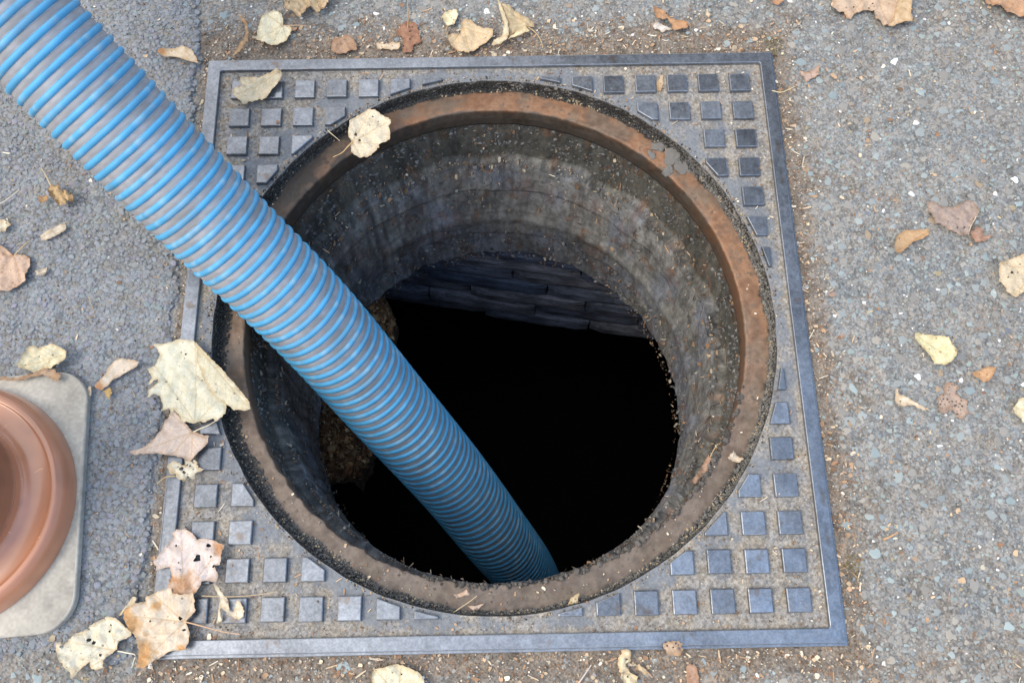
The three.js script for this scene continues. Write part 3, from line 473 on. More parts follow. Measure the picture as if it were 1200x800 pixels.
function leaf(label, Z, o, extra = []) {
  const t = thing(o.name || 'dry_leaf', label, o.cat || 'leaf', LEAVES);
  part('blade', ...blade(o, Z), t);
  for (const e of extra) part(e.n || 'leaf_fold', ...blade(e, Z), t);
  if (o.stem) part('stem', ...stalk(o.stem.map((q, i) => at(Z[0] + q[0] / Z[2], Z[1] + q[1] / Z[2], (o.h ?? .003) + (o.sh ?? .0012) + .0012 * Math.sin(i * 1.3))), o.sr || .0008, o.stc || [190, 160, 115]), t);
}
const zA = [145, 390, 4.444], zB = [170, 610, 6.154], zC = [50, 670, 6.153], zD = [260, 0, 6.157], zE = [390, 0, 4.615], zF = [390, 115, 10], zG = [960, 0, 5], zH = [1030, 220, 5.712], zI = [1030, 370, 5.712], zJ = [0, 190, 4.706], zK = [0, 390, 6.316], zL = [420, 760, 6], zM = [660, 740, 6.667], zN = [520, 670, 6.667], zO = [740, 0, 5.4545];
const PALE = [236, 221, 184], TAN = [216, 188, 146], PINK = [226, 200, 178], BROWN = [186, 142, 102];
leaf('largest pale cream lobed leaf, folded over the left edge of the iron frame', zA, { c: [233, 222, 186], d: [216, 202, 158], h: .006, cup: .05, amp: .0024, eaten: 3, spots: 20, p: [[160, 68], [220, 60], [290, 42], [365, 42], [385, 65], [430, 150], [480, 240], [530, 330], [538, 380], [535, 425], [490, 465], [470, 450], [430, 470], [405, 465], [370, 478], [330, 465], [310, 470], [285, 425], [262, 400], [250, 440], [238, 395], [195, 412], [205, 375], [188, 330], [160, 322], [130, 342], [135, 300], [185, 262], [182, 245], [130, 272], [150, 235], [130, 195], [165, 175], [190, 120], [180, 92]], veins: [[375, 470, 375, 50], [375, 470, 170, 180], [375, 470, 520, 330], [375, 470, 190, 380]] },
  [{ c: [228, 212, 170], d: [208, 190, 142], h: .012, cup: -.02, amp: .0014, spots: 24, p: [[372, 45], [385, 62], [450, 130], [520, 200], [590, 280], [655, 360], [658, 395], [632, 405], [600, 400], [572, 404], [555, 385], [535, 375], [470, 330], [420, 250], [380, 150]], veins: [[380, 70, 640, 380]] }]);
leaf('pinkish star shaped leaf tucked under the largest cream leaf on the left', zA, { c: [226, 197, 172], d: [208, 172, 146], h: .004, cup: .08, amp: .0024, p: [[40, 625], [110, 595], [170, 540], [210, 480], [235, 440], [250, 400], [285, 430], [330, 480], [360, 515], [400, 530], [450, 540], [445, 575], [400, 620], [350, 672], [300, 650], [180, 628], [60, 638]], veins: [[360, 518, 60, 630], [360, 518, 245, 420], [360, 518, 350, 660], [360, 518, 440, 560], [360, 518, 250, 630]], stem: [[362, 515], [400, 497], [440, 480], [490, 450]], stc: [225, 205, 170], sh: .009 });
leaf('shredded cream leaf scrap below the pinkish star shaped leaf', zA, { c: PALE, h: .004, amp: .003, fr: 2, eaten: 34, rag: .0012, p: [[230, 690], [270, 668], [300, 690], [318, 690], [322, 655], [350, 672], [380, 668], [390, 705], [422, 712], [370, 735], [360, 770], [330, 745], [318, 775], [290, 765], [275, 735], [250, 740]], stem: [[265, 745], [220, 750], [170, 785]] });
leaf('pink tan leaf with several eaten holes on the lower left of the frame', zB, { c: [228, 205, 192], d: [214, 184, 160], h: .0045, cup: .03, amp: .0028, spots: 18, stain: [[270, 470, 130], [530, 200, 70], [180, 430, 60]], p: [[65, 300], [120, 230], [180, 160], [205, 110], [190, 95], [230, 65], [300, 65], [350, 95], [380, 140], [430, 130], [500, 145], [575, 175], [555, 250], [545, 320], [505, 325], [525, 390], [515, 450], [460, 435], [410, 440], [390, 490], [350, 540], [300, 548], [210, 532], [160, 475], [180, 420], [190, 370], [180, 335], [130, 345], [95, 355]], holes: [[378, 275, 26], [458, 180, 14], [476, 260, 10], [245, 305, 7], [255, 352, 7], [225, 180, 8], [500, 330, 10]], veins: [[280, 540, 260, 80], [280, 540, 540, 200], [280, 540, 90, 300]] });
leaf('torn cream strip of leaf lying over studs beside the holed pink leaf', zB, { c: [236, 219, 186], h: .0035, amp: .002, cup: .05, spots: 10, p: [[500, 450], [525, 475], [560, 520], [600, 580], [610, 650], [640, 655], [652, 600], [665, 565], [695, 600], [722, 650], [715, 690], [680, 715], [620, 690], [565, 640], [545, 610], [545, 680], [562, 715], [515, 740], [530, 650], [540, 560], [510, 500]] });
leaf('broad tan leaf with brown edges across the lower left frame corner', zC, { c: [230, 205, 172], d: [214, 180, 140], h: .0065, cup: .035, amp: .003, spots: 12, stain: [[720, 560, 110], [640, 400, 90], [600, 300, 70], [1010, 560, 50], [820, 245, 50], [730, 660, 70]], sc: [186, 130, 70], holes: [[780, 355, 10], [1000, 335, 14], [1022, 420, 11]], p: [[580, 330], [590, 280], [660, 235], [740, 212], [742, 185], [830, 140], [935, 112], [940, 155], [1010, 165], [1092, 150], [1102, 290], [1035, 357], [1060, 430], [1060, 500], [1040, 560], [930, 570], [820, 630], [740, 690], [680, 690], [700, 570], [690, 490], [640, 430]], veins: [[1028, 360, 590, 310], [1028, 360, 690, 680], [1028, 360, 800, 160], [1028, 360, 1080, 180]], stem: [[1028, 360], [1100, 378], [1180, 400], [1300, 432], [1415, 448]], stc: [205, 165, 130], sh: .004 });
leaf('ragged pale cream leaf full of holes at the bottom left on the asphalt', zC, { c: [232, 219, 186], d: [214, 198, 158], h: .0015, cup: .05, amp: .0036, fr: 1.3, eaten: 12, spots: 40, p: [[100, 560], [110, 510], [140, 505], [160, 525], [240, 440], [300, 430], [350, 385], [420, 350], [480, 320], [540, 330], [590, 380], [640, 440], [650, 460], [555, 500], [550, 560], [480, 600], [440, 640], [440, 690], [400, 705], [350, 700], [345, 650], [300, 680], [260, 720], [225, 770], [210, 730], [165, 690], [130, 630]], holes: [[335, 490, 14], [370, 510, 15], [487, 430, 9], [420, 600, 12], [150, 540, 11]], veins: [[540, 570, 230, 760], [540, 570, 200, 500], [540, 570, 480, 330]], stem: [[540, 570], [600, 582], [665, 600], [655, 640], [640, 690]], stc: [225, 215, 190] });
leaf('thin pale leaf tip standing between the two bottom left leaves', zC, { c: PALE, h: .004, p: [[545, 315], [600, 250], [650, 180], [678, 185], [668, 230], [600, 262], [575, 310]] });
leaf('round pale yellow leaf with a stem above the top left frame corner', zD, { c: [238, 222, 178], d: [230, 208, 156], h: -.002, cup: .09, p: [[250, 290], [262, 225], [285, 140], [320, 103], [390, 86], [430, 108], [444, 140], [440, 182], [480, 190], [503, 215], [498, 260], [470, 300], [420, 325], [360, 337], [300, 315]], veins: [[438, 185, 270, 285], [438, 185, 330, 110], [438, 185, 470, 290], [438, 185, 360, 325]], stem: [[430, 187], [500, 183], [560, 182], [605, 187]], stc: [200, 165, 130] });
leaf('wavy pale tan leaf covering studs in the top left frame corner', zD, { c: [230, 207, 162], d: [218, 190, 140], h: .003, cup: .1, amp: .003, spots: 5, p: [[80, 665], [110, 635], [168, 628], [128, 600], [136, 572], [190, 560], [260, 560], [330, 540], [405, 513], [437, 540], [435, 570], [410, 620], [370, 650], [355, 690], [320, 718], [290, 730], [270, 722], [220, 745], [195, 742], [155, 760], [120, 730], [90, 700]], veins: [[425, 530, 110, 700], [425, 530, 150, 580]], stem: [[408, 522], [420, 508], [432, 495]] });
leaf('crumpled brown tan leaf at the top edge beside the blue hose', zD, { c: [212, 178, 128], d: [176, 136, 90], h: -.001, amp: .005, fr: 1.6, cup: .1, eaten: 12, spots: 30, p: [[455, 60], [472, 0], [470, -60], [800, -60], [803, 0], [760, 60], [700, 105], [660, 80], [622, 72], [612, 108], [560, 135], [520, 105], [480, 97]], veins: [[620, 70, 620, -40], [700, 90, 740, -30]] });
leaf('narrow curled brown leaf strip touching the top left frame corner', zD, { c: [206, 160, 106], h: -.001, cup: .04, amp: .003, p: [[128, 122], [160, 130], [186, 180], [194, 240], [190, 290], [150, 350], [97, 413], [82, 412], [110, 350], [158, 290], [174, 250], [166, 190]] });
leaf('brown tattered leaf flat on soil above the frame top edge, left one', zE, { c: [190, 142, 104], h: -.005, amp: .002, fr: 2, eaten: 10, rag: .001, p: [[0, 215], [60, 195], [100, 200], [125, 230], [132, 270], [80, 285], [20, 300], [-10, 275]] });
leaf('small pale bark like sliver on soil just above the frame top edge', zE, { c: [226, 198, 160], h: -.004, p: [[235, 235], [270, 240], [330, 232], [362, 235], [362, 262], [320, 275], [270, 264], [240, 270]] });
leaf('decayed reddish brown leaf pressed into soil above the frame', zE, { c: [172, 112, 76], d: [146, 90, 60], h: -.006, amp: .0016, fr: 2, eaten: 18, rag: .0014, p: [[345, 160], [400, 115], [450, 130], [465, 170], [480, 230], [440, 245], [430, 290], [380, 290], [385, 210], [345, 190]], stem: [[405, 160], [407, 100], [404, 0], [404, -40]], stc: [180, 140, 100] });
leaf('small lemon cream leaf at the top edge above the tan round leaf', zE, { c: [240, 228, 178], h: -.003, p: [[590, 90], [625, 60], [670, 53], [678, 85], [652, 137], [620, 146], [600, 120]], stem: [[620, 140], [612, 170], [615, 190]], sr: .0006 });
leaf('tan rounded leaf with toothed top on soil at top centre', zE, { c: [222, 188, 138], d: [206, 166, 114], h: -.003, cup: .1, amp: .002, p: [[617, 205], [645, 188], [690, 182], [694, 130], [715, 112], [745, 115], [800, 150], [866, 170], [866, 205], [830, 240], [770, 275], [735, 292], [680, 285], [640, 257]], veins: [[700, 130, 740, 280], [700, 150, 840, 200], [700, 160, 640, 240]] });
leaf('folded three pointed tan leaf with a long stem at top centre', zE, { c: [206, 178, 128], d: [182, 150, 100], h: -.003, cup: .05, amp: .002, p: [[905, 20], [960, 40], [1020, 85], [1085, 122], [1092, 150], [1050, 150], [1000, 175], [945, 205], [950, 150], [935, 90]], veins: [[1060, 140, 920, 40], [1060, 140, 950, 190]], stem: [[1050, 140], [1090, 170], [1118, 205], [1136, 252]] },
  [{ c: [226, 206, 162], h: .003, cup: 0, amp: .001, p: [[888, -20], [905, 20], [930, 70], [948, 120], [952, 190], [938, 215], [905, 240], [858, 247], [870, 215], [915, 195], [925, 130], [900, 50]] }, { c: [232, 212, 160], h: .003, cup: 0, amp: .001, p: [[945, 212], [960, 195], [1000, 165], [1040, 140], [1065, 165], [1010, 190]] }]);
leaf('round cream leaf with black specks resting on the rusty ring at upper left', zF, { c: [230, 210, 172], d: [216, 192, 152], h: .004, cup: .05, amp: .0025, spots: 34, p: [[180, 400], [200, 290], [290, 210], [420, 140], [500, 150], [560, 200], [640, 245], [684, 272], [680, 310], [655, 345], [672, 400], [668, 490], [540, 562], [550, 600], [480, 650], [410, 695], [330, 706], [260, 690], [215, 630], [210, 570], [228, 520], [190, 470]], holes: [[268, 430, 19], [315, 500, 21], [530, 275, 9], [435, 330, 11], [470, 228, 10]], veins: [[228, 518, 640, 290], [228, 518, 440, 160], [228, 518, 540, 540], [228, 518, 330, 690]], stem: [[225, 515], [170, 570], [110, 635], [0, 690]], stc: [226, 186, 130], sr: .0007 });
leaf('large pinkish brown leaf cut by the top edge near the right corner', zG, { c: [214, 178, 142], d: [192, 150, 114], h: -.003, cup: .04, amp: .0025, eaten: 8, spots: 40, p: [[70, 0], [75, 60], [110, 80], [145, 75], [160, 105], [182, 122], [200, 90], [260, 65], [320, 65], [325, 110], [375, 158], [430, 155], [470, 100], [500, 40], [500, -60], [70, -60]], veins: [[300, -60, 170, 110], [330, -60, 400, 150]] },
  [{ c: [218, 178, 126], h: .004, cup: 0, amp: .001, p: [[430, 155], [405, 150], [440, 90], [455, 20], [480, -60], [560, -60], [545, 20], [540, 70], [548, 128], [500, 125], [470, 135]] }]);
leaf('curled rusty brown leaf in the top right corner of the picture', zG, { c: [204, 150, 106], d: [184, 128, 84], h: -.002, cup: .1, amp: .003, p: [[930, -40], [945, 5], [1010, 42], [1065, 38], [1085, 75], [1130, 80], [1180, 102], [1250, 112], [1260, -40]], veins: [[930, -20, 1200, 90]] });
leaf('smooth ochre oval leaf on the right asphalt below a torn brown leaf', zH, { c: [206, 160, 106], d: [194, 144, 92], h: -.003, cup: .12, amp: .001, spots: 3, p: [[98, 405], [115, 335], [170, 290], [250, 287], [320, 290], [328, 320], [290, 345], [230, 360], [180, 410], [145, 442], [103, 437]], veins: [[325, 300, 110, 430]] });
leaf('torn greyish brown leaf with a pale stalk on the right asphalt', zH, { c: [176, 148, 130], d: [152, 124, 108], h: -.0055, cup: .03, amp: .0022, fr: 1.6, eaten: 14, spots: 30, rag: .0012, p: [[310, 105], [360, 95], [430, 130], [520, 130], [580, 90], [630, 100], [672, 160], [620, 240], [600, 310], [550, 325], [490, 300], [440, 265], [365, 240], [372, 210], [330, 150]], stem: [[675, 152], [650, 200], [618, 258], [602, 315]], stc: [205, 185, 160] },
  [{ n: 'torn_piece', c: [186, 136, 108], h: -.0055, amp: .001, rag: .0012, p: [[612, 310], [650, 270], [690, 262], [702, 318], [765, 322], [720, 355], [640, 368]] }]);
leaf('broad tan leaf half outside the right edge of the picture', zH, { c: [222, 196, 154], d: [204, 176, 134], h: -.001, cup: .08, amp: .002, spots: 24, holes: [[888, 572, 12], [858, 605, 6]], p: [[798, 512], [870, 482], [960, 450], [1100, 420], [1110, 700], [1000, 690], [960, 705], [905, 742], [860, 706], [838, 700], [838, 668], [800, 630]], veins: [[1080, 540, 820, 520], [1080, 540, 900, 720]] });
leaf('smooth butter yellow leaf on the right asphalt, narrow at one end', zI, { c: [230, 216, 158], d: [218, 200, 138], h: -.002, cup: .1, amp: .0012, spots: 8, p: [[233, 122], [270, 120], [330, 130], [460, 145], [480, 185], [520, 235], [515, 270], [480, 312], [430, 333], [375, 326], [350, 280], [310, 230], [260, 182], [235, 152]], veins: [[240, 130, 470, 270]], stem: [[490, 185], [510, 150], [530, 115]], sr: .0005 });
leaf('small bright orange leaf scrap right of the butter yellow leaf', zI, { c: [212, 154, 98], h: -.004, cup: .05, amp: .0012, p: [[612, 380], [680, 365], [720, 342], [787, 345], [770, 390], [740, 430], [700, 450], [670, 420], [640, 405]] });
leaf('decayed, full of holes, rusty leaf remains worn into the asphalt below the orange scrap', zI, { c: [184, 150, 126], d: [166, 132, 108], h: -.0074, cup: .0, amp: .0012, eaten: 120, rag: .0022, p: [[390, 550], [440, 510], [442, 445], [520, 465], [530, 530], [590, 570], [605, 650], [560, 690], [520, 680], [480, 610], [440, 672], [410, 640]] });
leaf('small cream crumbled leaf scrap with a thin tail on the right asphalt', zI, { c: [230, 206, 172], h: -.004, amp: .002, fr: 2, eaten: 10, rag: .001, p: [[108, 490], [130, 488], [130, 530], [190, 545], [240, 580], [325, 630], [290, 632], [230, 600], [120, 607], [108, 560]] });
leaf('pale yellow leaf half outside the right edge, the lower of two', zI, { c: [228, 216, 172], h: -.003, cup: .08, amp: .002, p: [[893, 622], [930, 560], [980, 545], [1100, 540], [1100, 760], [965, 716], [920, 662]], veins: [[1080, 640, 910, 620]] });
leaf('pinkish tan leaf with a stem at the left edge on dark asphalt', zJ, { c: [212, 172, 140], d: [188, 142, 110], h: .0005, cup: .06, amp: .0024, spots: 30, p: [[-60, 450], [0, 458], [40, 485], [75, 515], [130, 510], [166, 535], [170, 570], [150, 620], [147, 655], [100, 685], [45, 720], [0, 716], [-60, 700]], veins: [[78, 515, -40, 640], [78, 515, 120, 660], [78, 515, -40, 500]], stem: [[76, 514], [110, 478], [152, 438]], stc: [200, 170, 130], sr: .001 });
leaf('oblong pale seed pod alone on the dark asphalt left of the hose', zJ, { name: 'seed_pod', cat: 'seed', c: [216, 200, 174], h: .0012, cup: -.08, amp: .001, p: [[220, 402], [250, 380], [330, 341], [358, 342], [360, 368], [300, 410], [250, 430], [222, 426]], veins: [[225, 415, 355, 350]] });
leaf('crumpled golden brown leaf with an upright stalk left of the hose', zJ, { c: [206, 166, 108], d: [178, 134, 78], h: .003, cup: .12, amp: .005, fr: 2.4, rag: .001, p: [[272, 155], [300, 140], [330, 128], [350, 165], [400, 178], [418, 205], [380, 235], [335, 254], [312, 218], [282, 196]], stem: [[285, 140], [262, 95], [228, 35]], stc: [205, 180, 140] },
  [{ n: 'torn_piece', c: [196, 146, 90], h: .001, amp: .002, p: [[208, 195], [260, 183], [262, 215], [230, 232]] }]);
leaf('small cream scrap cut by the left edge above the pinkish tan leaf', zJ, { c: [224, 206, 172], h: .001, amp: .002, fr: 2, rag: .001, p: [[-20, 315], [25, 318], [62, 345], [28, 380], [-20, 390]] });
leaf('tiny pale scrap right of the pinkish tan leaf on dark asphalt', zJ, { c: [222, 204, 176], h: .001, amp: .002, fr: 2, p: [[196, 606], [225, 592], [262, 584], [242, 625], [206, 627]] });
leaf('pale cream wavy leaf lying on the edge of the cone base plate', zK, { c: [230, 214, 168], d: [214, 194, 146], h: .009, cup: .08, amp: .003, spots: 16, holes: [[290, 178, 7]], p: [[138, 242], [170, 190], [210, 122], [260, 98], [290, 116], [370, 84], [440, 105], [508, 152], [500, 185], [440, 240], [400, 245], [385, 266], [320, 264], [262, 302], [215, 282], [150, 264]], veins: [[505, 155, 160, 250], [380, 200, 270, 290]] },
  [{ n: 'torn_piece', c: [192, 150, 110], h: .011, amp: .002, fr: 2, rag: .0012, p: [[-10, 335], [150, 325], [250, 300], [330, 265], [390, 268], [460, 320], [440, 362], [380, 340], [320, 312], [180, 345], [0, 362]] }]);
leaf('winged seed with brown head on the asphalt between cone and frame', zK, { name: 'winged_seed', cat: 'seed', c: [224, 200, 170], d: [210, 182, 150], h: .001, cup: .05, amp: .0012, stain: [[735, 395, 60]], p: [[703, 405], [720, 370], [780, 310], [800, 260], [850, 205], [910, 190], [1000, 204], [1040, 220], [1000, 260], [900, 312], [830, 352], [790, 402], [750, 428]] },
  [{ n: 'torn_piece', c: [216, 180, 100], h: .001, amp: .002, fr: 2, p: [[765, 432], [810, 405], [832, 445], [800, 492]] }, { n: 'torn_piece', c: [216, 202, 180], h: .001, amp: .001, p: [[650, 400], [672, 396], [676, 430], [665, 480], [645, 440]] }]);
leaf('winged seed with brown tip on dark asphalt above the frame corner', [0, 0, 3.6346], { name: 'winged_seed', cat: 'seed', c: [230, 200, 158], h: .002, cup: .06, amp: .0012, stain: [[690, 225, 40]], p: [[672, 225], [685, 212], [730, 208], [780, 198], [815, 212], [838, 250], [842, 272], [810, 265], [750, 242], [700, 245]] });
leaf('pale cream leaf with one black dot at the bottom edge below the frame', zL, { c: [234, 218, 176], d: [216, 196, 150], h: -.002, cup: .07, amp: .003, holes: [[305, 180, 8]], spots: 8, p: [[98, 172], [120, 140], [200, 125], [280, 108], [360, 130], [430, 170], [465, 220], [475, 320], [100, 320]], veins: [[280, 320, 130, 160], [280, 320, 300, 120], [280, 320, 450, 210]] });
leaf('white splinter on soil below the frame, left of the dotted leaf', zL, { name: 'bark_scrap', cat: 'bark', c: [228, 212, 190], h: -.004, p: [[75, 62], [130, 66], [190, 75], [188, 85], [120, 84], [80, 78]] });
leaf('crumbled cream leaf scrap on soil under the bottom rim at right', zM, { c: [234, 210, 164], d: [214, 186, 138], h: -.003, amp: .004, fr: 2.4, eaten: 10, rag: .0012, p: [[440, 190], [455, 170], [428, 125], [470, 138], [522, 150], [523, 240], [490, 255], [510, 300], [580, 350], [578, 420], [480, 420], [450, 340], [425, 260]] },
  [{ n: 'torn_piece', c: [228, 204, 160], h: -.003, amp: .003, fr: 2, rag: .001, p: [[560, 262], [590, 250], [655, 315], [640, 340], [590, 300]] }]);
leaf('brown strap of bark at the bottom edge below the right half of the rim', zM, { name: 'bark_scrap', cat: 'bark', c: [198, 146, 108], d: [160, 108, 78], h: -.002, cup: -.1, amp: .001, p: [[962, 275], [990, 248], [1042, 272], [1056, 340], [1068, 430], [965, 430]] });
leaf('matted brown leaf scrap lapping onto the bottom rim at right', zM, { c: [198, 160, 122], d: [160, 120, 88], h: .0025, cup: .02, amp: .0022, fr: 2.4, eaten: 16, rag: .0016, p: [[780, 90], [815, 75], [850, 70], [932, 85], [925, 170], [870, 190], [810, 165], [785, 130]] });
leaf('small pinkish leaf scrap on the near side of the rusty ring', zN, { c: [214, 182, 158], h: -.019, amp: .003, fr: 2, p: [[75, 180], [150, 160], [180, 138], [208, 180], [150, 190], [100, 207]] });
leaf('small curled scrap crossed by a straw on the rusty ring', zN, { c: [212, 184, 160], h: -.019, amp: .003, fr: 2, p: [[185, 265], [260, 262], [318, 248], [268, 292], [230, 302]] });
leaf('small cream angular scrap on the near right of the rusty ring', zN, { c: [226, 202, 152], h: -.016, amp: .002, fr: 2, p: [[950, 285], [970, 262], [995, 200], [1058, 163], [1050, 240], [1012, 272], [975, 280]] });
leaf('orange brown curled leaf on gravel above the frame at top right', zO, { c: [206, 146, 92], d: [180, 116, 70], h: -.002, cup: .1, amp: .003, p: [[133, 48], [190, 60], [240, 100], [290, 135], [355, 150], [358, 185], [300, 205], [260, 187], [230, 130], [160, 132]] },
  [{ n: 'torn_piece', c: [226, 216, 204], h: -.004, amp: .002, fr: 2, p: [[122, 172], [170, 140], [205, 165], [260, 190], [200, 206], [150, 192]] }]);
leaf('tiny cream teardrop scrap on gravel above the frame top right', zO, { c: [226, 200, 158], h: -.004, p: [[472, 100], [482, 60], [508, 95], [495, 112]] });
leaf('orange scrap cut by the top edge above the right frame corner', zO, { c: [200, 142, 94], h: -.004, amp: .002, fr: 2, p: [[890, -20], [900, 20], [940, 38], [975, 10], [970, -20]] });
leaf('pink brown torn scrap on asphalt right of the top right corner', zO, { c: [200, 162, 138], h: -.005, amp: .002, fr: 2, rag: .001, p: [[1068, 455], [1130, 465], [1195, 425], [1205, 480], [1160, 500], [1118, 532], [1092, 490]] });
leaf('narrow tan seed wing between two studs in the top row', zO, { name: 'winged_seed', cat: 'seed', c: [214, 180, 136], h: -.0045, p: [[165, 580], [160, 540], [180, 490], [203, 480], [206, 530], [185, 590]] });
leaf('cream frayed scrap on the inner right of the rusty ring', [780, 420, 4], { c: [222, 200, 170], h: -.019, amp: .003, fr: 2.4, eaten: 6, rag: .0012, p: [[290, 465], [315, 432], [340, 458], [365, 468], [350, 488], [310, 485]] });
leaf('curled brown scrap hanging on the right lip inside the ring', [780, 420, 4], { c: [176, 132, 100], h: -.03, amp: .004, fr: 2, p: [[120, 575], [160, 520], [200, 450], [212, 470], [195, 520], [205, 545], [160, 560], [135, 590]], stem: [[195, 500], [220, 440], [245, 400]] });

// loose stalks and straws
const STALKS = 'thin dry stalks and straws';
function straw(label, pts, h, rad, col) { const t = thing('dry_stalk', label, 'stalk', STALKS); part('stem', ...stalk(pts.map((q, i) => at(q[0], q[1], h + .0008 * (i % 2))), rad, col), t); }
straw('long thin straw across studs beside the torn cream strip, lower left', [[236, 698], [270, 699], [300, 697], [324, 693]], .0015, .0006, [196, 170, 132]);
straw('pale thick stalk at the left edge above the seed pod', [[-10, 243], [6, 235], [15, 228], [22, 222]], .002, .0011, [200, 190, 175]);
straw('straw crossing the near side of the rusty ring', [[528, 720], [538, 713], [550, 705], [559, 698]], -.018, .0007, [205, 180, 140]);
straw('pale stalk at the bottom edge on gravel below the frame', [[674, 806], [682, 795], [693, 779]], -.003, .0011, [196, 182, 172]);
straw('curved straw beside the upper right outer rim', [[905, 106], [915, 108], [924, 105], [932, 101]], .0, .0007, [214, 194, 150]);
straw('brown flat straw on the right asphalt below the yellow leaf', [[1036, 632], [1043, 629], [1052, 624]], -.004, .0016, [190, 150, 112]);
straw('fine straw on dark asphalt left of the large cream leaf', [[103, 346], [107, 357], [111, 370]], .002, .0005, [170, 150, 120]);
straw('pale twig on the rim edge at upper left ring', [[384, 153], [391, 159], [398, 165]], .001, .0006, [222, 200, 160]);

// grit, crumbs and rotten litter: nobody could count them
const crumbG = (() => { const g = new THREE.PlaneGeometry(1, 1, 3, 2); g.rotateX(-Math.PI / 2); const p = g.attributes.position; for (let i = 0; i < p.count; i++) { const x = p.getX(i), z = p.getZ(i); p.setXYZ(i, x * (1 - .5 * Math.abs(z) * (x > 0 ? 1 : .3)) + .14 * n2(i * 3.1, 1), .28 * x * x + .1 * n2(i * 1.7, 4), z * (1 - .6 * x * x) + .14 * n2(i * 2.3, 9)); } g.computeVertexNormals(); return g; })();
const TANS = [lin(196, 168, 136), lin(206, 186, 156), lin(172, 138, 106), lin(150, 114, 86), lin(216, 204, 182), lin(128, 100, 78), lin(182, 148, 116)];
const GREYS = [lin(150, 136, 118), lin(126, 116, 104), lin(172, 160, 144), lin(104, 96, 88), lin(190, 182, 170), lin(146, 116, 90), lin(120, 92, 70)];
{
  const r = mulberry(444), grit = [], crumbs = [];
  const add = (L, x, y, z, s, pal, flat) => { const c = pal[Math.floor(r() * pal.length)], m = .7 + r() * .5; L.push({ p: [x, y, z], s: flat ? [s * (.7 + r()), s, s * (.5 + r() * .6)] : [s, s * .7, s * (.6 + r() * .5)], r: flat ? [(r() - .5) * .9, r() * 6.28, (r() - .5) * .9] : [r() * 6, r() * 6, r() * 6], c: c.map(v => v * m) }); };
  for (let k = 0; k < 150000; k++) {           // strip of soil round the frame and all over the asphalt
    const x = -.8 + r() * 1.6, z = -.6 + r() * 1.15; if (Math.max(Math.abs(x), Math.abs(z)) < FR + .004 || !inView(x, z, .15)) continue;
    const g = gap(x, z), clump = sstep(.05, .6, fbm2(x * 10 + 4, z * 10)), pa = patchEdge(x, z) > 0;
    const den = pa ? .10 + .16 * clump : .05 + g * .9 + .22 * clump; if (r() > den) continue;
    const y = surfY(x, z);
    if (r() < (pa ? .1 : .34)) add(crumbs, x, y + .0012, z, .0012 + r() * r() * r() * .0075, TANS, true); else add(grit, x, y + .0006, z, .0005 + r() * r() * .0016, GREYS, false);
  }
  for (let k = 0; k < 26000; k++) { const x = -.75 + r() * 1.5, z = -.55 + r() * 1.05, m = Math.max(Math.abs(x), Math.abs(z)); if (!inView(x, z, .1)) continue; const on = m < FR - .018, l0 = Math.hypot(x, z); if (on ? l0 < RH + .003 : m < FR + .003) continue; const den = on ? .045 : patchEdge(x, z) > 0 ? .006 : .012 + .11 * gap(x, z); if (r() > den) continue; const c = TANS[Math.floor(r() * 7)], q = .8 + r() * .5, l = .004 + r() * r() * .015; crumbs.push({ p: [x, (on ? -.004 : surfY(x, z) + .0016), z], s: [l, l * .25, .0007 + r() * .0011], r: [(r() - .5) * .3, r() * 6.28, (r() - .5) * .25], c: c.map(v => v * q) }); }
  for (let k = 0; k < 60000; k++) {           // the recess of the deck
    const x = (r() * 2 - 1) * (FR - .018), z = (r() * 2 - 1) * (FR - .018), l = Math.hypot(x, z); if (l < RH + .001) continue;
    const onStud = studSpots.some(s => Math.abs(s[0] - x) < STUD / 2 + .001 && Math.abs(s[1] - z) < STUD / 2 + .001);
    const e = sstep(.02, .0, FR - .016 - Math.max(Math.abs(x), Math.abs(z))), lip = sstep(RH + .01, RH, l), d = .2 + .55 * sstep(-.1, .5, fbm2(x * 16, z * 16)) + .35 * e + lip * (z < 0 ? .6 : .25) - .25 * sstep(.4, .36, l) * (1 - lip);
    if (r() > d * (onStud ? .025 : .6)) continue; const y = onStud ? .0004 : -.0052;
    if (r() < .16) add(crumbs, x, y + .001, z, .001 + r() * r() * .0036, TANS, true); else add(grit, x, y + .0003, z, .0004 + r() * r() * .0012, GREYS, false);
  }
  for (let k = 0; k < 900; k++) { const t = r() * 6.2832, rad = .314 + r() * .03; if (r() > .35 + .4 * Math.sin(t)) continue; const s = .0006 + r() * r() * .003; (r() < .4 ? add(crumbs, rad * Math.cos(t), -.0252, rad * Math.sin(t), s * 1.3, TANS, true) : add(grit, rad * Math.cos(t), -.0258, rad * Math.sin(t), s * .6, GREYS, false)); }
  const gg = inst('grit', rock(0, 8, .45, .6, false), std({ roughness: .92 }), grit, scene, { kind: 'stuff', label: 'loose sand and grit scattered round the frame and over the asphalt', category: 'grit' });
  const cc = inst('leaf_crumbs', crumbG, std({ roughness: .85, side: THREE.DoubleSide }), crumbs, scene, { kind: 'stuff', label: 'tan crumbs of dead leaves in the soil round the frame', category: 'leaf crumbs' });
  // bits stuck to the shaft wall, on its ledge and along its lower edge
  const bits = [];
